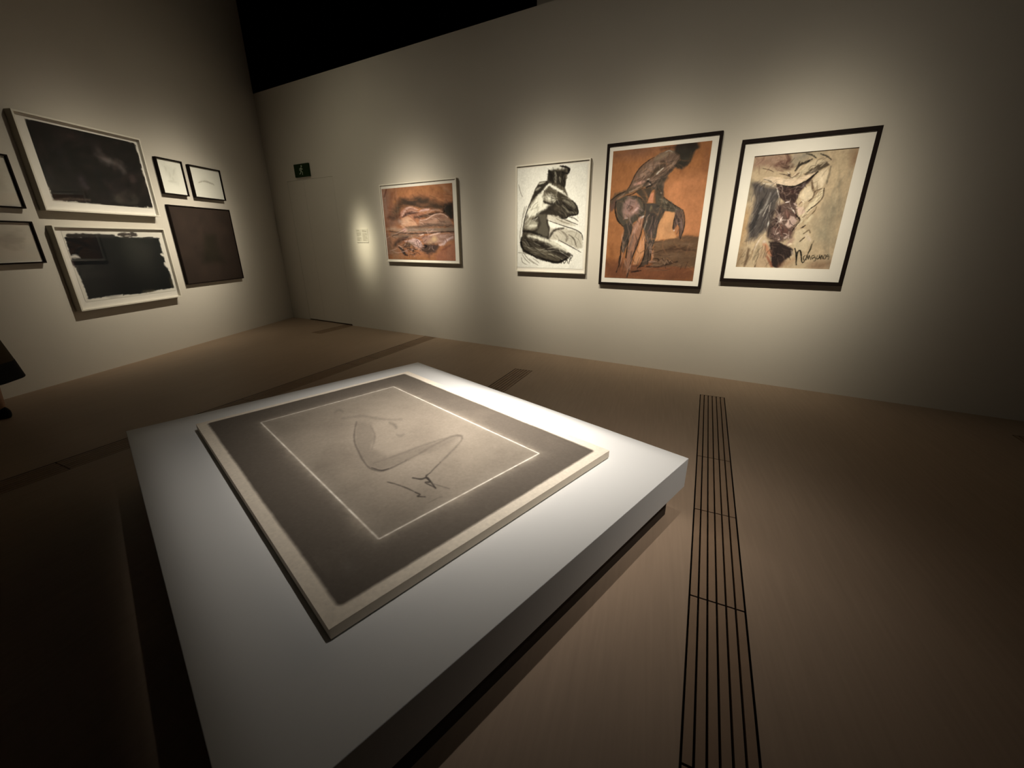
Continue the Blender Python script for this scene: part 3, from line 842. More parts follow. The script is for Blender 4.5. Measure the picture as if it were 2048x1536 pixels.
c.S([(1040, 880), (1010, 1050), (960, 1220)], 150, (82, 68, 50), .95, .5).S([(1055, 985), (1065, 1000)], 26, (180, 160, 130), .8)
c.P([(960, 1010), (1110, 1075), (1300, 1215), (1445, 1300), (1450, 1325), (1300, 1345), (1130, 1315), (980, 1262)], (92, 78, 57), .95, 10, 6)
c.P([(820, 1152), (880, 1000), (932, 978), (912, 1172)], (198, 132, 92), .95, 8, 4)
c.S([(1110, 1072), (1250, 1182), (1445, 1300)], 15, (40, 32, 22), .95).S([(1050, 1112), (1160, 1165)], 44, (138, 120, 90), .85, .9).S([(1290, 1260), (1360, 1310)], 14, (150, 128, 98), .8)
c.P([(790, 1180), (960, 1178), (1135, 1290), (1100, 1370), (1010, 1560), (965, 1800), (905, 1950), (840, 1962), (780, 1800), (738, 1600), (778, 1350)], (84, 70, 54), .97, 9, 6)
c.P([(1050, 1470), (1140, 1325), (1300, 1335), (1300, 1420), (1270, 1620), (1330, 1790), (960, 1840), (1000, 1600)], (206, 148, 94), .95, 12, 8)
c.S([(885, 1225), (862, 1315)], 34, (134, 114, 78), .85, .9).S([(800, 1485), (755, 1640)], 14, (176, 154, 122), .9).S([(1000, 1480), (965, 1610)], 18, (132, 102, 82), .85)
c.S([(840, 1340), (930, 1440), (900, 1620)], 60, (70, 56, 45), .7, 1).S([(860, 1600), (880, 1760)], 50, (92, 70, 62), .7, 1)
c.P([(1300, 1300), (1430, 1288), (1468, 1400), (1474, 1560), (1455, 1680), (1397, 1825), (1366, 1780), (1392, 1610), (1340, 1552), (1284, 1650), (1262, 1620), (1288, 1450), (1310, 1380)], (112, 86, 66), .95, 8, 4)
c.S([(1445, 1300), (1474, 1420), (1466, 1600), (1392, 1825)], 13, OUT, .95).S([(1312, 1380), (1282, 1500), (1268, 1640)], 16, OUT, .95).S([(1370, 1450), (1380, 1640), (1392, 1800)], 9, OUT, .9)
c.S([(1340, 1540), (1420, 1520), (1430, 1650)], 14, (150, 116, 96), .8).B(1288, 1660, 14, (235, 205, 180), .95).S([(1330, 1400), (1360, 1500)], 20, (70, 52, 40), .8)
c.P([(378, 1560), (565, 1500), (540, 1640), (510, 1780), (460, 1900), (402, 2050), (360, 2055), (338, 1960), (378, 1780), (400, 1650)], (74, 62, 48), .95, 10, 6)
c.P([(560, 1560), (680, 1420), (775, 1398), (732, 1560), (662, 1800), (602, 2000), (542, 2150), (520, 2300), (455, 2490), (436, 2200), (480, 1950), (540, 1700)], (158, 112, 80), .95, 10, 6)
c.S([(700, 1432), (640, 1562), (570, 1702)], 56, (198, 144, 108), .9, .8).S([(750, 1400), (690, 1440)], 26, (200, 180, 155), .85).S([(570, 1720), (520, 1880), (470, 2030)], 50, (120, 92, 70), .85, .9)
c.P([(742, 1680), (772, 1800), (762, 2050), (640, 2262), (555, 2262), (620, 2050)], (202, 142, 92), .95, 10, 6)
c.S([(400, 1852), (378, 2002)], 44, (152, 120, 90), .85, .9).S([(380, 1780), (346, 1980), (330, 2200), (265, 2400)], 17, OUT, .95).S([(472, 1820), (448, 2000), (430, 2140)], 15, OUT, .9)
c.S([(765, 1420), (702, 1700), (622, 1950), (542, 2150), (455, 2490)], 20, OUT, .95, .5).S([(540, 1650), (470, 1900), (440, 2150)], 11, OUT, .85)
c.P([(780, 1850), (905, 1900), (892, 2050), (872, 2172), (820, 2262), (760, 2280), (690, 2310), (760, 2100)], (94, 74, 55), .95, 9, 6)
c.S([(770, 1800), (768, 2060), (700, 2262), (640, 2330)], 17, OUT, .95).S([(845, 1950), (816, 2262)], 15, OUT, .9).S([(880, 2050), (865, 2180)], 14, OUT, .85).S([(855, 1900), (840, 1990)], 22, (170, 140, 108), .8)
c.S([(840, 2215), (970, 2212)], 34, (168, 128, 98), .9, .7).S([(530, 2395), (700, 2372)], 24, (54, 36, 24), .95).S([(650, 2310), (760, 2290)], 18, (60, 42, 28), .9)
c.S([(800, 2300), (1000, 2302), (1200, 2252), (1350, 2212)], 26, (66, 46, 31), .9, .8).S([(410, 2180), (430, 2280)], 22, (176, 138, 106), .8, .9).S([(330, 2100), (300, 2240)], 14, OUT, .8)
c.S([(400, 2250), (380, 2340)], 16, (90, 66, 48), .8).S([(470, 2350), (520, 2280)], 18, (160, 120, 92), .8)
c.S([(930, 2160), (1000, 2165), (1020, 2200)], 18, (54, 40, 28), .95)
c.S([(1035, 2245), (1055, 2175), (1085, 2230), (1100, 2150), (1115, 2265), (1150, 2195), (1185, 2245), (1215, 2190), (1260, 2225)], 11, (160, 124, 92), .9)
c.S([(1085, 2160), (1105, 2200)], 11, (52, 38, 26), .95).S([(1170, 2180), (1200, 2230), (1240, 2200), (1280, 2225)], 9, (58, 42, 29), .9)
c.S([(1430, 2250), (1400, 2350)], 8, (70, 46, 30), .7).S([(1530, 2220), (1480, 2340)], 8, (70, 46, 30), .7).S([(1130, 2280), (1140, 2330)], 12, (70, 46, 30), .8)
c.hatch([(480, 950), (860, 410), (1200, 240), (1380, 420), (1090, 800), (700, 880)], 60, -48, 150, 12, [(90, 68, 48), (170, 136, 104), (70, 52, 36), (150, 116, 88)], .6, 20)
c.hatch([(980, 860), (1100, 900), (1100, 1080), (1420, 1310), (1000, 1260)], 30, 35, 110, 12, [(60, 48, 34), (124, 104, 78), (46, 36, 26)], .6, 35)
c.hatch([(260, 1140), (600, 1040), (780, 1240), (600, 1500), (400, 1580)], 36, 60, 110, 14, [(60, 48, 36), (200, 156, 132), (110, 88, 66), (160, 118, 98)], .5, 40)
c.hatch([(380, 1560), (1120, 1300), (900, 2240), (440, 2460), (300, 2300)], 80, 100, 170, 12, [(48, 38, 28), (150, 112, 84), (66, 52, 42), (206, 158, 122)], .6, 14)
c.hatch([(900, 1850), (1700, 1780), (1640, 2300), (500, 2420)], 60, -6, 190, 14, [(84, 60, 40), (150, 116, 84), (70, 48, 32), (128, 96, 66)], .5, 14)
c.hatch([(1300, 1320), (1460, 1400), (1400, 1780), (1280, 1600)], 24, 85, 90, 9, [(56, 42, 32), (160, 128, 106), (84, 62, 48)], .7, 16)
c.hatch([(205, 300), (1900, 200), (1650, 2450), (100, 2450)], 110, 80, 260, 22, [(196, 130, 78), (150, 96, 54), (184, 122, 72), (206, 142, 90)], .22, 60)
c.contrast(1.18, .90).grain(.06, 14, 1, 4).grain(.035, 60, 1, 3)
picture('black framed painting of a bending nude with hanging hand on orange ground', 'right', -1.5064, -.4611, .8863, 2.2528, .04, .026, .012, M_BLACKFR, c, (-1.444, -.542, 2.184), M_MAT)

# --- D: torso with raised arm, signed bottom right
e = Art(0.722, 0.930, 250, 320, [(345, 215), (2005, 65), (1540, 2005), (45, 1965)], (188, 162, 123), 24)
e.S([(1640, 930), (1500, 1220)], 230, (132, 122, 97), .65, 1).S([(1330, 1340), (1500, 1520)], 230, (152, 140, 110), .65, 1).S([(1270, 1970), (1540, 1900)], 130, (140, 102, 72), .7, 1)
e.S([(1960, 140), (1900, 330)], 130, (150, 113, 79), .7, 1).S([(240, 1100), (140, 1600)], 140, (176, 138, 90), .8, 1).S([(1700, 300), (1560, 800)], 200, (196, 170, 128), .6, 1)
e.S([(300, 620), (250, 900)], 100, (128, 116, 92), .6, 1).S([(150, 1700), (80, 1950)], 100, (130, 100, 66), .6, 1)
e.P([(300, 640), (430, 640), (700, 700), (742, 860), (700, 1000), (560, 1350), (370, 1520), (220, 1540), (300, 1200), (350, 900)], (86, 76, 68), .92, 40, 24, 12)
e.S([(480, 900), (390, 1150), (300, 1400)], 60, (60, 54, 48), .8, .9).S([(650, 820), (560, 1080), (430, 1400)], 50, (66, 58, 52), .7, .9)
e.S([(600, 800), (520, 1000), (420, 1120)], 32, (150, 140, 125), .8, .8).S([(570, 980), (480, 1160)], 15, (194, 184, 164), .85).S([(460, 700), (440, 760)], 40, (116, 108, 104), .7, 1).S([(700, 980), (620, 1150)], 20, (112, 98, 88), .7)
e.P([(350, 225), (860, 175), (905, 320), (700, 400), (480, 360), (330, 420)], (156, 118, 94), .8, 50, 24)
e.S([(560, 240), (700, 290), (800, 260)], 70, (176, 142, 114), .7, 1)
e.S([(860, 190), (885, 280), (800, 330), (680, 365)], 74, (94, 62, 48), .85, .9).S([(790, 395), (930, 380)], 78, (88, 62, 48), .9, .9).S([(700, 430), (800, 450)], 30, (130, 96, 76), .7, 1).B(800, 300, 30, (176, 140, 112), .7)
e.S([(1000, 300), (1080, 230), (1190, 185)], 120, (142, 130, 107), .85, .9).S([(960, 240), (1010, 200)], 60, (170, 150, 130), .6, 1).S([(1230, 200), (1400, 170)], 80, (176, 158, 124), .7, 1)
e.S([(990, 440), (1060, 355), (1160, 312), (1245, 268)], 36, (58, 48, 36), .95, .6).S([(1060, 300), (1020, 400)], 26, (70, 58, 44), .8)
e.S([(1160, 178), (1240, 195), (1315, 242)], 24, (82, 72, 54), .9, .6).S([(1390, 182), (1480, 215), (1555, 272)], 26, (84, 73, 55), .95, .6)
e.P([(920, 545), (1080, 440), (1180, 330), (1280, 278), (1490, 288), (1440, 312), (1300, 385), (1130, 485), (980, 575)], (200, 178, 139), .95, 10, 6)
e.P([(1120, 490), (1320, 370), (1480, 298), (1530, 350), (1400, 425), (1280, 475), (1160, 545)], (92, 76, 55), .95, 10, 8).S([(1200, 490), (1330, 430)], 34, (128, 110, 92), .7, .9)
e.S([(960, 540), (1050, 480)], 24, (120, 92, 66), .8)
e.P([(480, 560), (640, 535), (850, 570), (1000, 572), (1150, 520), (1300, 475), (1180, 565), (1060, 645), (920, 695), (800, 690), (650, 662), (520, 600)], (216, 189, 153), .95, 10, 8)
e.S([(480, 410), (580, 432), (645, 462)], 11, (88, 66, 48), .9).S([(740, 490), (860, 515), (945, 560)], 13, (72, 54, 40), .85).B(892, 508, 26, (60, 44, 34), .85).S([(870, 470), (895, 490)], 14, (225, 205, 180), .9)
e.S([(500, 580), (570, 600), (650, 650)], 24, (116, 104, 84), .85, .8).S([(480, 640), (580, 660), (650, 690)], 24, (200, 184, 158), .8, .8)
e.P([(695, 662), (860, 692), (980, 690), (1100, 652), (1340, 465), (1180, 645), (1072, 765), (1030, 862), (960, 1005), (850, 962), (748, 862), (720, 760)], (66, 47, 39), .96, 12, 8)
e.S([(695, 652), (860, 690), (1000, 682), (1180, 592), (1345, 460)], 22, (44, 34, 26), .95, .5).S([(900, 760), (1000, 780)], 60, (92, 60, 50), .7, 1).S([(1110, 690), (1140, 650)], 40, (140, 122, 112), .7, .9)
e.P([(1255, 610), (1330, 490), (1495, 388), (1515, 480), (1460, 622), (1382, 745), (1300, 745)], (210, 187, 149), .95, 10, 6).P([(1045, 855), (1150, 700), (1240, 678), (1275, 800), (1250, 872), (1150, 925)], (212, 190, 152), .95, 10, 8)
e.S([(1250, 600), (1268, 740), (1305, 775)], 36, (104, 80, 57), .9, .7).S([(1292, 770), (1270, 862), (1195, 925)], 18, (86, 66, 47), .9).S([(1380, 520), (1420, 620)], 30, (226, 204, 168), .7, 1).S([(1310, 760), (1410, 720)], 18, (110, 88, 62), .8)
e.P([(1125, 1090), (1220, 952), (1340, 800), (1432, 718), (1422, 832), (1300, 982), (1200, 1105), (1100, 1252), (990, 1345), (1056, 1200)], (218, 198, 157), .96, 9, 6)
e.S([(1442, 718), (1422, 860), (1322, 972), (1240, 1032), (1175, 1092)], 16, (70, 54, 38), .95, .5).S([(1325, 1010), (1290, 1082), (1175, 1195)], 13, (108, 86, 58), .9).S([(1085, 1345), (1155, 1300)], 16, (68, 52, 37), .95)
e.S([(1545, 375), (1515, 520), (1480, 645)], 28, (118, 103, 80), .85, .8).S([(1170, 1130), (1100, 1180)], 20, (130, 104, 76), .7).S([(1250, 1150), (1150, 1270)], 44, (204, 186, 146), .8, .9)
e.P([(700, 980), (860, 920), (1000, 962), (1012, 1100), (1042, 1212), (980, 1352), (940, 1505), (700, 1585), (560, 1505), (600, 1300), (660, 1150)], (98, 74, 62), .9, 30, 20)
e.S([(640, 1080), (600, 1280), (560, 1460)], 60, (66, 52, 44), .85, .9).S([(760, 1000), (740, 1120)], 30, (62, 44, 38), .8)
e.P([(860, 1252), (910, 1138), (982, 1180), (1025, 1232), (960, 1315), (880, 1355), (826, 1292)], (192, 160, 140), .95, 10, 8).S([(745, 1155), (765, 1255)], 46, (186, 152, 132), .85, .8).S([(792, 1168), (738, 1245)], 15, (228, 208, 194), .9)
e.S([(955, 1050), (1012, 1152), (1065, 1222), (1000, 1302), (935, 1405)], 26, (54, 35, 28), .95, .5).S([(928, 1028), (962, 1068), (988, 1118)], 16, (238, 218, 194), .95)
e.P([(1000, 1008), (1122, 1018), (1145, 1090), (1045, 1155)], (208, 174, 150), .92, 10, 6).S([(1040, 980), (1090, 930)], 20, (90, 60, 48), .8).S([(970, 960), (1010, 990)], 24, (190, 160, 146), .85).S([(1090, 915), (1130, 940)], 12, (225, 205, 180), .85)
e.S([(838, 942), (895, 930)], 17, (228, 208, 194), .95).S([(702, 718), (735, 855)], 17, (222, 207, 188), .95, .5).S([(558, 1318), (577, 1238)], 20, (238, 228, 208), .95, .5).S([(475, 1478), (402, 1572), (330, 1705)], 20, (204, 184, 159), .9, .6)
e.S([(850, 1090), (880, 1170)], 64, (124, 80, 64), .7, .9).S([(690, 1350), (800, 1402), (905, 1422)], 74, (104, 70, 57), .8, .9).S([(690, 1190), (722, 1340)], 32, (68, 46, 38), .85).S([(780, 1290), (760, 1350)], 24, (150, 110, 84), .8)
e.S([(725, 1415), (700, 1442)], 24, (184, 154, 138), .9).S([(815, 1505), (866, 1478)], 30, (194, 164, 144), .9).S([(720, 1530), (745, 1520)], 26, (198, 168, 150), .85).S([(640, 1400), (660, 1470)], 20, (120, 90, 78), .8)
e.P([(950, 1560), (1000, 1400), (1100, 1350), (1205, 1402), (1245, 1560), (1160, 1705), (1005, 1705)], (198, 176, 138), .93, 14, 10)
e.S([(1125, 1435), (1205, 1378), (1225, 1422)], 20, (118, 97, 70), .85).S([(1068, 1555), (1142, 1488)], 18, (86, 68, 47), .9).S([(1170, 1470), (1230, 1540)], 50, (200, 176, 150), .7, .9)
e.S([(860, 1600), (960, 1530)], 60, (170, 136, 112), .85, .9)
e.P([(480, 1560), (560, 1600), (610, 1960), (365, 1970), (430, 1752)], (184, 152, 114), .93, 14, 8)
e.P([(578, 1560), (700, 1560), (900, 1642), (962, 1680), (940, 1782), (820, 1862), (705, 1985), (620, 1945), (600, 1742)], (58, 44, 37), .96, 14, 10)
e.S([(885, 1612), (935, 1588)], 34, (218, 194, 158), .95).S([(515, 1605), (572, 1720), (602, 1765)], 64, (192, 122, 82), .9, .8).S([(550, 1795), (625, 1955)], 38, (150, 84, 55), .9, .8).B(505, 1560, 30, (200, 180, 160), .8)
e.S([(255, 1680), (232, 1822), (188, 1945)], 44, (108, 83, 58), .85, .8).S([(365, 1925), (348, 1965)], 18, (90, 68, 48), .85).S([(330, 1700), (270, 1850)], 20, (160, 130, 92), .8).S([(420, 1640), (340, 1830)], 40, (134, 116, 86), .7, .9)
e.S([(720, 1960), (800, 1900)], 60, (110, 72, 50), .8, .9).S([(840, 1920), (960, 1840)], 90, (178, 140, 100), .85, .9).S([(930, 1700), (960, 1760)], 34, (150, 132, 112), .8)
e.S([(1255, 1600), (1232, 1680), (1196, 1742)], 20, (60, 52, 33), .95, .5).S([(1290, 1540), (1260, 1600)], 16, (120, 106, 80), .7)
INK = (38, 32, 21)
e.S([(985, 1668), (1006, 1742), (1010, 1850), (1010, 1925)], 22, INK, .97, .4).S([(1010, 1850), (1032, 1725), (1062, 1698), (1084, 1752), (1100, 1885), (1135, 1872)], 22, INK, .97, .4)
e.S([(1155, 1775), (1125, 1800), (1128, 1850), (1155, 1840), (1200, 1742)], 12, INK, .95, .4).S([(1165, 1850), (1178, 1775), (1198, 1835), (1216, 1778), (1238, 1845)], 12, INK, .95, .4)
e.S([(1300, 1775), (1258, 1785), (1262, 1832), (1302, 1800), (1312, 1855), (1285, 1866)], 12, INK, .95, .4).S([(1345, 1780), (1332, 1830), (1368, 1822), (1378, 1772), (1390, 1830)], 12, INK, .95, .4)
e.S([(1398, 1840), (1412, 1778), (1434, 1835)], 11, INK, .95, .4).S([(1455, 1770), (1440, 1820), (1466, 1832), (1478, 1780), (1455, 1770)], 10, INK, .95, .4).S([(1528, 1790), (1502, 1768), (1494, 1800), (1526, 1790), (1514, 1842)], 10, INK, .95, .4)
e.hatch([(300, 640), (740, 760), (560, 1350), (230, 1540)], 50, 115, 190, 13, [(140, 130, 116), (56, 50, 46), (108, 98, 90), (70, 60, 54)], .6, 10)
e.hatch([(700, 980), (1010, 1000), (1040, 1220), (940, 1500), (580, 1520)], 60, 60, 80, 11, [(60, 40, 34), (170, 134, 118), (120, 76, 62), (214, 190, 172), (48, 34, 28)], .7, 50)
e.hatch([(700, 670), (980, 700), (1180, 640), (1030, 860), (940, 990), (740, 860)], 34, 30, 110, 13, [(112, 84, 66), (150, 122, 102), (52, 38, 30), (92, 66, 52), (186, 160, 138)], .6, 50)
e.hatch([(590, 1560), (900, 1640), (940, 1780), (700, 1980), (600, 1740)], 26, 60, 110, 13, [(100, 76, 60), (46, 35, 28), (130, 100, 80), (76, 58, 46)], .6, 40)
e.hatch([(560, 1000), (760, 880), (760, 1500), (520, 1500)], 34, 105, 130, 12, [(52, 42, 36), (120, 102, 88), (200, 182, 162), (84, 68, 58)], .6, 20)
e.hatch([(480, 560), (1280, 480), (900, 690), (540, 620)], 24, -10, 150, 11, [(236, 210, 174), (176, 148, 114), (206, 178, 142)], .6, 16)
e.hatch([(1050, 850), (1500, 400), (1420, 830), (1000, 1340)], 44, -50, 130, 11, [(234, 214, 176), (150, 124, 90), (196, 172, 132), (120, 96, 68)], .55, 18)
e.hatch([(900, 300), (1250, 200), (1540, 300), (1130, 520), (950, 560)], 34, -35, 120, 11, [(120, 104, 80), (222, 200, 164), (84, 70, 52), (176, 154, 120)], .6, 20)
e.hatch([(1450, 500), (1960, 150), (1600, 1900), (1250, 1900)], 60, 105, 260, 26, [(204, 178, 136), (160, 138, 106), (140, 130, 104), (196, 166, 124)], .3, 18)
e.hatch([(60, 1950), (250, 1500), (560, 1560), (600, 1950)], 30, 112, 170, 14, [(120, 96, 68), (190, 160, 118), (96, 78, 56)], .6, 12)
e.hatch([(350, 225), (900, 190), (900, 420), (360, 440)], 30, 20, 110, 16, [(120, 84, 66), (186, 150, 120), (150, 112, 90)], .5, 50)
e.contrast(1.18)
e.c = (0.78 * e.c + 0.22 * e.c.mean(-1, keepdims=True)) * np.array((1.02, 0.99, 0.90))
e.grain(.05, 18, 1, 4).grain(.03, 70, 1, 2)
picture('black framed painting of a torso with raised arm, rightmost on the long wall', 'right', -.3009, .6425, .9702, 2.1621, .04, .030, .012, M_BLACKFR, e, (-.190, .532, 2.032), M_MAT, window=0.004)

# --- left wall: E upper large dark painting
WL = (222, 213, 190)
f = Art(1.03, .692, 240, 170, [(155, 180), (870, 345), (965, 760), (330, 700)], (205, 194, 166), 25, WL)
f.P([(160, 186), (300, 206), (500, 246), (700, 300), (862, 346), (885, 420), (905, 520), (940, 640), (963, 754), (800, 748), (560, 720), (335, 694), (285, 580), (240, 450), (190, 300)], (26, 21, 17), .98, 5, 5, 30)
f.S([(610, 370), (650, 440), (750, 480), (785, 525)], 44, (98, 86, 76), .8, 1).S([(660, 440), (740, 480)], 26, (128, 114, 100), .6, 1).S([(400, 285), (490, 300)], 46, (58, 40, 34), .8, 1).S([(340, 240), (390, 280)], 40, (52, 36, 30), .7, 1)
f.S([(500, 555), (540, 620)], 44, (66, 54, 54), .8, 1).S([(730, 680), (780, 690), (830, 700)], 64, (88, 80, 64), .8, 1).S([(830, 540), (850, 600)], 40, (50, 38, 34), .8, 1).S([(250, 480), (300, 570)], 60, (40, 40, 40), .8, 1)
f.S([(190, 300), (260, 470)], 26, (44, 46, 48), .6, 1).S([(560, 330), (620, 380)], 60, (48, 36, 32), .7, 1).S([(700, 590), (790, 640)], 60, (44, 34, 30), .8, 1).S([(340, 692), (450, 692), (560, 700)], 15, (126, 106, 84), .7, 1)
f.S([(200, 215), (300, 225)], 20, (54, 34, 28), .7, 1)
f.hatch([(190, 200), (860, 360), (950, 740), (340, 690)], 70, 20, 110, 30, [(50, 38, 32), (16, 14, 12), (40, 34, 32), (64, 48, 40), (18, 20, 20)], .45, 60)
f.contrast(1.0, 1.0).grain(.15, 9, 1.5, 3)
f.c = np.where(f.c.mean(-1, keepdims=True) < 110, f.c * np.where(f.c.mean(-1, keepdims=True) > 40, 0.84, 0.75), f.c)
picture('large white framed near-black painting with cloudy brown patches, upper of two on left wall', 'left', 3.4274, 2.2494, 1.6334, 2.4701, .075, .016, .03, M_WHITEFR, f, (3.322, 2.292, 2.418), M_MAT)
# --- F lower large black painting with ragged edges
g = Art(1.08, .70, 240, 170, [(405, 885), (1040, 890), (1135, 1290), (540, 1375)], (212, 200, 172), 26, WL)
g.P([(428, 930), (520, 926), (720, 922), (1018, 928), (1035, 1000), (1060, 1100), (1090, 1180), (1110, 1272), (1000, 1290), (880, 1316), (700, 1332), (560, 1352), (520, 1220), (460, 1060)], (8, 11, 12), .99, 4, 3, 40)
g.S([(450, 917), (600, 916), (728, 919)], 26, (34, 31, 27), .95, .3, .2, False).S([(770, 906), (820, 910), (872, 908)], 34, (48, 40, 33), .95, .3).S([(800, 918), (840, 912)], 10, (170, 158, 134), .7).S([(920, 926), (980, 924)], 10, (30, 28, 24), .9)
g.S([(456, 1062), (480, 1058), (512, 1064)], 26, (205, 193, 168), .95, .5).S([(1035, 1036), (1048, 1052)], 16, (214, 202, 174), .95).S([(1055, 1100), (1072, 1126)], 20, (214, 202, 174), .95).S([(462, 1080), (486, 1130)], 18, (34, 22, 22), .8)
g.P([(700, 1328), (780, 1318), (782, 1350), (700, 1356)], (206, 194, 168), .95, 4, 2).S([(910, 1300), (980, 1292)], 20, (70, 62, 44), .8, .8).S([(1085, 1200), (1105, 1270)], 16, (52, 46, 32), .8)
g.S([(600, 1100), (700, 1250)], 120, (16, 16, 17), .7, 1)
picture('large white framed solid black painting with ragged edges, lower of two on left wall', 'left', 3.4279, 2.248, .6684, 1.4996, .075, .016, .03, M_WHITEFR, g, (3.345, 2.265, 1.453), M_MAT)
# --- small black frames
h = Art(.331, .386, 90, 100, [(622, 580), (1030, 650), (1170, 1210), (770, 1165)], (222, 213, 184), 27, WL)
h.P([(740, 690), (960, 740), (1015, 1030), (850, 995)], (208, 200, 172), .8, 30, 20, 10)
for pts in (((770, 720), (800, 790)), ((850, 820), (870, 900)), ((930, 770), (920, 860)), ((840, 960), (960, 980)), ((900, 900), (930, 950))):
    h.S(pts, 26, (192, 184, 157), .6, 1)
picture('small black framed faint grey sketch, left of two over the dark brown panel', 'left', 2.0802, 1.7157, 1.9108, 2.3229, .045, .013, .02, M_BLACKFR, h, (2.0605, 1.7295, 2.307), M_MAT, group='small black frames on the left wall')
k = Art(.500, .372, 110, 90, [(1185, 710), (1700, 800), (1800, 1285), (1310, 1225)], (221, 212, 183), 28, WL)
k.S([(1365, 990), (1430, 970), (1500, 978), (1560, 1000), (1615, 1025)], 26, (176, 166, 140), .9, .6).S([(1380, 970), (1440, 935), (1500, 960)], 20, (206, 196, 168), .7, 1)
picture('small black framed sketch of one curved pencil stroke, right of two over the brown panel', 'left', 1.6194, 1.0952, 1.9081, 2.3095, .045, .013, .02, M_BLACKFR, k, (1.607, 1.107, 2.293), M_MAT, group='small black frames on the left wall')
i_ = Art(.985, .960, 130, 130, [(215, 125), (1010, 195), (1185, 1060), (470, 1135)], (48, 36, 27), 29, WL)
i_.P([(690, 510), (830, 510), (860, 680), (960, 870), (670, 870)], (33, 27, 17), .9, 40, 10).grain(.08, 6, 1, 3)
picture('square black framed dark brown panel with a faint darker shape, nearest the corner', 'left', 2.08, 1.0705, .8034, 1.788, .04, .012, .010, M_BLACKFR, i_, (2.0677, 1.0828, 1.7757), M_BLACKFR)
j = Art(.60, .40, 90, 70, [(-560, 400), (50, 470), (140, 750), (-400, 760)], (196, 183, 154), 30, WL)
j.P([(-200, 560), (40, 560), (60, 660), (-160, 660)], (180, 166, 138), .8, 30, 10)
picture('black framed pale drawing cut by the left edge, upper one', 'left', 4.20, 3.553, 1.640, 2.084, .045, .014, .022, M_BLACKFR, j, (4.176, 3.576, 2.062), M_MAT, group='small black frames on the left wall')
l_ = Art(.60, .328, 90, 70, [(-560, 880), (170, 900), (270, 1100), (-420, 1120)], (188, 175, 147), 31, WL)
l_.S([(-60, 990), (50, 988), (120, 990)], 80, (160, 147, 122), .85, .6)
picture('black framed pale drawing with a grey oval, cut by the left edge, lower one', 'left', 4.20, 3.55, 1.158, 1.530, .045, .014, .022, M_BLACKFR, l_, (4.175, 3.575, 1.508), M_MAT, group='small black frames on the left wall')

# ------------------------------------------------------------------ wall text and exit sign
t = thing('wall_label', 'small printed text label on the wall left of the reclining figure painting', 'label', (-5.388, 0, 1.322))
box('card', (0, 0.256, -0.004, -0.0005, 0, 0.196), M_LABEL, t)
bm = bmesh.new()
for col, (cx0, cx1) in enumerate(((0.015, 0.118), (0.138, 0.242))):
    z = 0.180
    n = 0
    while z > 0.02:
        if not (n in ((3,) if col else (2, 8))):
            wv = (cx1 - cx0) * (0.55 if n in (0, 7, 12) else random.uniform(0.88, 1.0))
            bm_box(bm, cx0, cx0 + wv, -0.0046, -0.004, z - 0.006, z)
        z -= 0.0115
        n += 1
obj('printed_lines', bm, M_TEXT, t)

t = thing('exit_sign', 'small dark green exit sign with running figure high on the wall near the corner', 'sign', (-6.435, 0, 2.393))
box('sign_panel', (-0.180, 0.180, -0.03, -0.0005, -0.092, 0.092), M_SIGN, t, 0.004)
bm = bmesh.new()
def bar(x0, z0, x1, z1, wd):
    dx, dz = x1 - x0, z1 - z0
    L = math.hypot(dx, dz)
    nx_, nz_ = -dz / L * wd / 2, dx / L * wd / 2
    pts = [(x0 + nx_, z0 + nz_), (x0 - nx_, z0 - nz_), (x1 - nx_, z1 - nz_), (x1 + nx_, z1 + nz_)]
    f_ = [bm.verts.new((p[0], -0.0315, p[1])) for p in pts]
    k_ = [bm.verts.new((p[0], -0.0300, p[1])) for p in pts]
    bm.faces.new(f_)
    for q in range(4):
        bm.faces.new((f_[q], f_[(q + 1) % 4], k_[(q + 1) % 4], k_[q]))
hp = [(0.015 + 0.016 * math.cos(a_), 0.056 + 0.016 * math.sin(a_)) for a_ in np.linspace(0, 2 * math.pi, 12, endpoint=False)]
vs = [bm.verts.new((p[0], -0.0315, p[1])) for p in hp]
bm.faces.new(vs)
bar(0.005, 0.035, -0.012, -0.012, 0.028)
bar(0.006, 0.030, 0.038, 0.010, 0.011)
bar(0.000, 0.034, -0.036, 0.022, 0.011)
bar(-0.036, 0.022, -0.044, -0.004, 0.010)
bar(-0.010, -0.010, 0.024, -0.030, 0.014)
bar(0.024, -0.030, 0.016, -0.066, 0.012)
bar(-0.014, -0.012, -0.026, -0.042, 0.014)
bar(-0.026, -0.042, -0.058, -0.050, 0.012)
bmesh.ops.recalc_face_normals(bm, faces=bm.faces)
obj('pictogram', bm, M_SIGNW, t)['label'] = 'pale running figure'

# ------------------------------------------------------------------ visitor at the left edge, facing the left wall
pp = CORNER + LD * 4.65 + LN * 0.53
pr = thing('person', 'person at the left edge in a long dark brown skirt with a black hem', 'person', pp, LRZ)
M_SKIN = plain('skin', (0.42, 0.26, 0.18), 0.6)
M_BROWN = plain('brown_skirt_cloth', (0.045, 0.030, 0.012), 0.9, 0.15, 40)
M_BLACKCL = plain('black_cloth', (0.006, 0.006, 0.007), 0.9)
M_HAIR = plain('dark_hair', (0.015, 0.010, 0.008), 0.6)
bm = bmesh.new()
sk = bm.verts.layers.skin.verify()
def jv(x, y, z, r):
    v = bm.verts.new((x, y, z))
    v[sk].radius = (r, r)
    return v
def chain(first, pts):
    prev = first
    for q in pts:
        v = jv(*q)
        bm.edges.new((prev, v))
        prev = v
    return prev
pel = jv(0, 0, 0.92, 0.125)
pel[sk].use_root = True
chest = chain(pel, [(0, 0.0, 1.08, 0.105), (0, 0.0, 1.26, 0.115)])
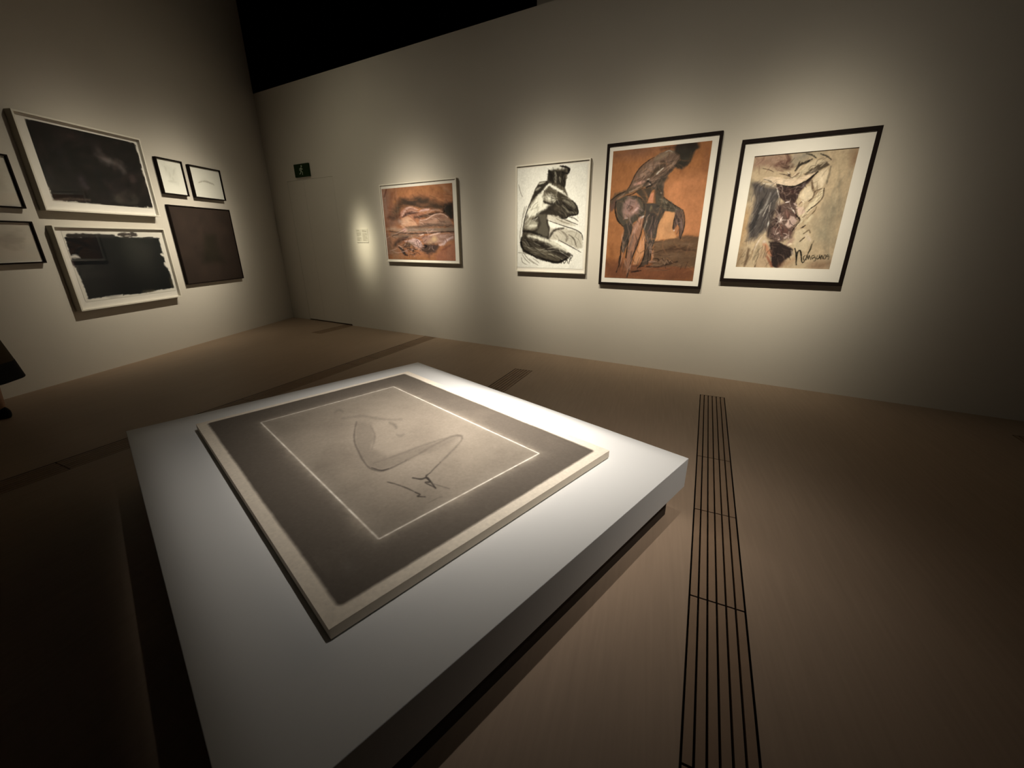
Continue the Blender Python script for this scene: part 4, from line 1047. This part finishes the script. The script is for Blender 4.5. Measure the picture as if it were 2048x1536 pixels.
neck = chain(chest, [(0, -0.008, 1.395, 0.050), (0, 0.0, 1.455, 0.048)])
chain(neck, [(0, 0.022, 1.50, 0.072), (0, 0.015, 1.565, 0.086), (0, 0.005, 1.615, 0.060)])
for s_ in (-1, 1):
    wr = chain(chest, [(s_ * 0.145, 0, 1.345, 0.050), (s_ * 0.185, -0.025, 1.09, 0.037), (s_ * 0.180, 0.05, 0.875, 0.025)])
    pm = chain(wr, [(s_ * 0.178, 0.068, 0.81, 0.028)])
    for q, ln_ in ((-1.5, .060), (-.5, .070), (.5, .066), (1.5, .052)):
        chain(pm, [(s_ * 0.180, 0.074 + q * 0.017, 0.775, 0.0095), (s_ * 0.176, 0.080 + q * 0.018, 0.775 - ln_ * .5, 0.0085), (s_ * 0.168, 0.080 + q * 0.018, 0.775 - ln_, 0.007)])
    chain(pm, [(s_ * 0.165, 0.098, 0.81, 0.010), (s_ * 0.152, 0.112, 0.782, 0.008)])
    an = chain(pel, [(s_ * 0.085, 0, 0.84, 0.085), (s_ * 0.085, 0.012, 0.47, 0.052), (s_ * 0.082, -0.015, 0.30, 0.046), (s_ * 0.08, -0.012, 0.085, 0.030)])
    chain(an, [(s_ * 0.085, 0.06, 0.045, 0.030), (s_ * 0.09, 0.135, 0.032, 0.024)])
body = obj('body', bm, M_SKIN, pr)
body.modifiers.new('skin', 'SKIN').use_smooth_shade = True
sb = body.modifiers.new('subdiv', 'SUBSURF')
sb.levels = sb.render_levels = 1

def lathe(name, prof, mat, parent, seg=40, fold=0.0, sx=1.0, oy=0.0, closed=False):
    b2 = bmesh.new()
    rings = []
    for (r, z) in prof:
        row = []
        for k in range(seg):
            t_ = 2 * math.pi * k / seg
            rr = r * (1 + fold * math.sin(t_ * 7 + z * 2) * max(0, min(1, (1.0 - z) / 0.7)))
            row.append(b2.verts.new((rr * math.cos(t_) * sx, rr * math.sin(t_) + oy, z)))
        rings.append(row)
    for r0, r1 in zip(rings[:-1], rings[1:]):
        for k in range(seg):
            b2.faces.new((r0[k], r0[(k + 1) % seg], r1[(k + 1) % seg], r1[k]))
    if closed:
        b2.faces.new(rings[0][::-1])
        b2.faces.new(rings[-1])
    bmesh.ops.recalc_face_normals(b2, faces=b2.faces)
    o = obj(name, b2, mat, parent, 0, True)
    return o
sk1 = lathe('skirt', [(0.246, 0.47), (0.215, 0.65), (0.185, 0.85), (0.150, 1.02), (0.140, 1.06)], M_BROWN, pr, 48, .03)
lathe('hem_band', [(0.262, 0.325), (0.266, 0.330), (0.247, 0.47)], M_BLACKCL, sk1, 48, .03)['label'] = 'black band along the hem'
lathe('jumper', [(0.146, 1.03), (0.135, 1.10), (0.146, 1.26), (0.120, 1.34), (0.062, 1.405)], M_BLACKCL, pr, 32, 0, 1.15)
bm = bmesh.new()
bmesh.ops.create_uvsphere(bm, u_segments=24, v_segments=14, radius=1.0)
for v in list(bm.verts):
    if v.co.y > 0.45 and v.co.z < 0.45:
        bm.verts.remove(v)
for v in bm.verts:
    v.co = Vector((v.co.x * 0.100, v.co.y * 0.108 - 0.004, v.co.z * 0.105 + 1.565 - (0.05 if v.co.z < -0.2 else 0)))
obj('hair', bm, M_HAIR, pr, 0, True)
for s_ in (-1, 1):
    bm = bmesh.new()
    bmesh.ops.create_uvsphere(bm, u_segments=20, v_segments=12, radius=1.0)
    for v in bm.verts:
        z_ = max(v.co.z, -0.55)
        v.co = Vector((v.co.x * 0.046 * (1.0 - 0.12 * max(0, -v.co.y)) + s_ * 0.087, v.co.y * 0.128 + 0.058, (z_ + 0.55) * 0.052 * (1.15 - 0.35 * v.co.y)))
    obj('shoe', bm, M_BLACKCL, pr, 0, True)
    bm = bmesh.new()
    bmesh.ops.create_uvsphere(bm, u_segments=12, v_segments=8, radius=0.011)
    e_ = obj('eye', bm, M_MAT, pr, 0, True)
    e_.location = (s_ * 0.031, 0.092, 1.56)
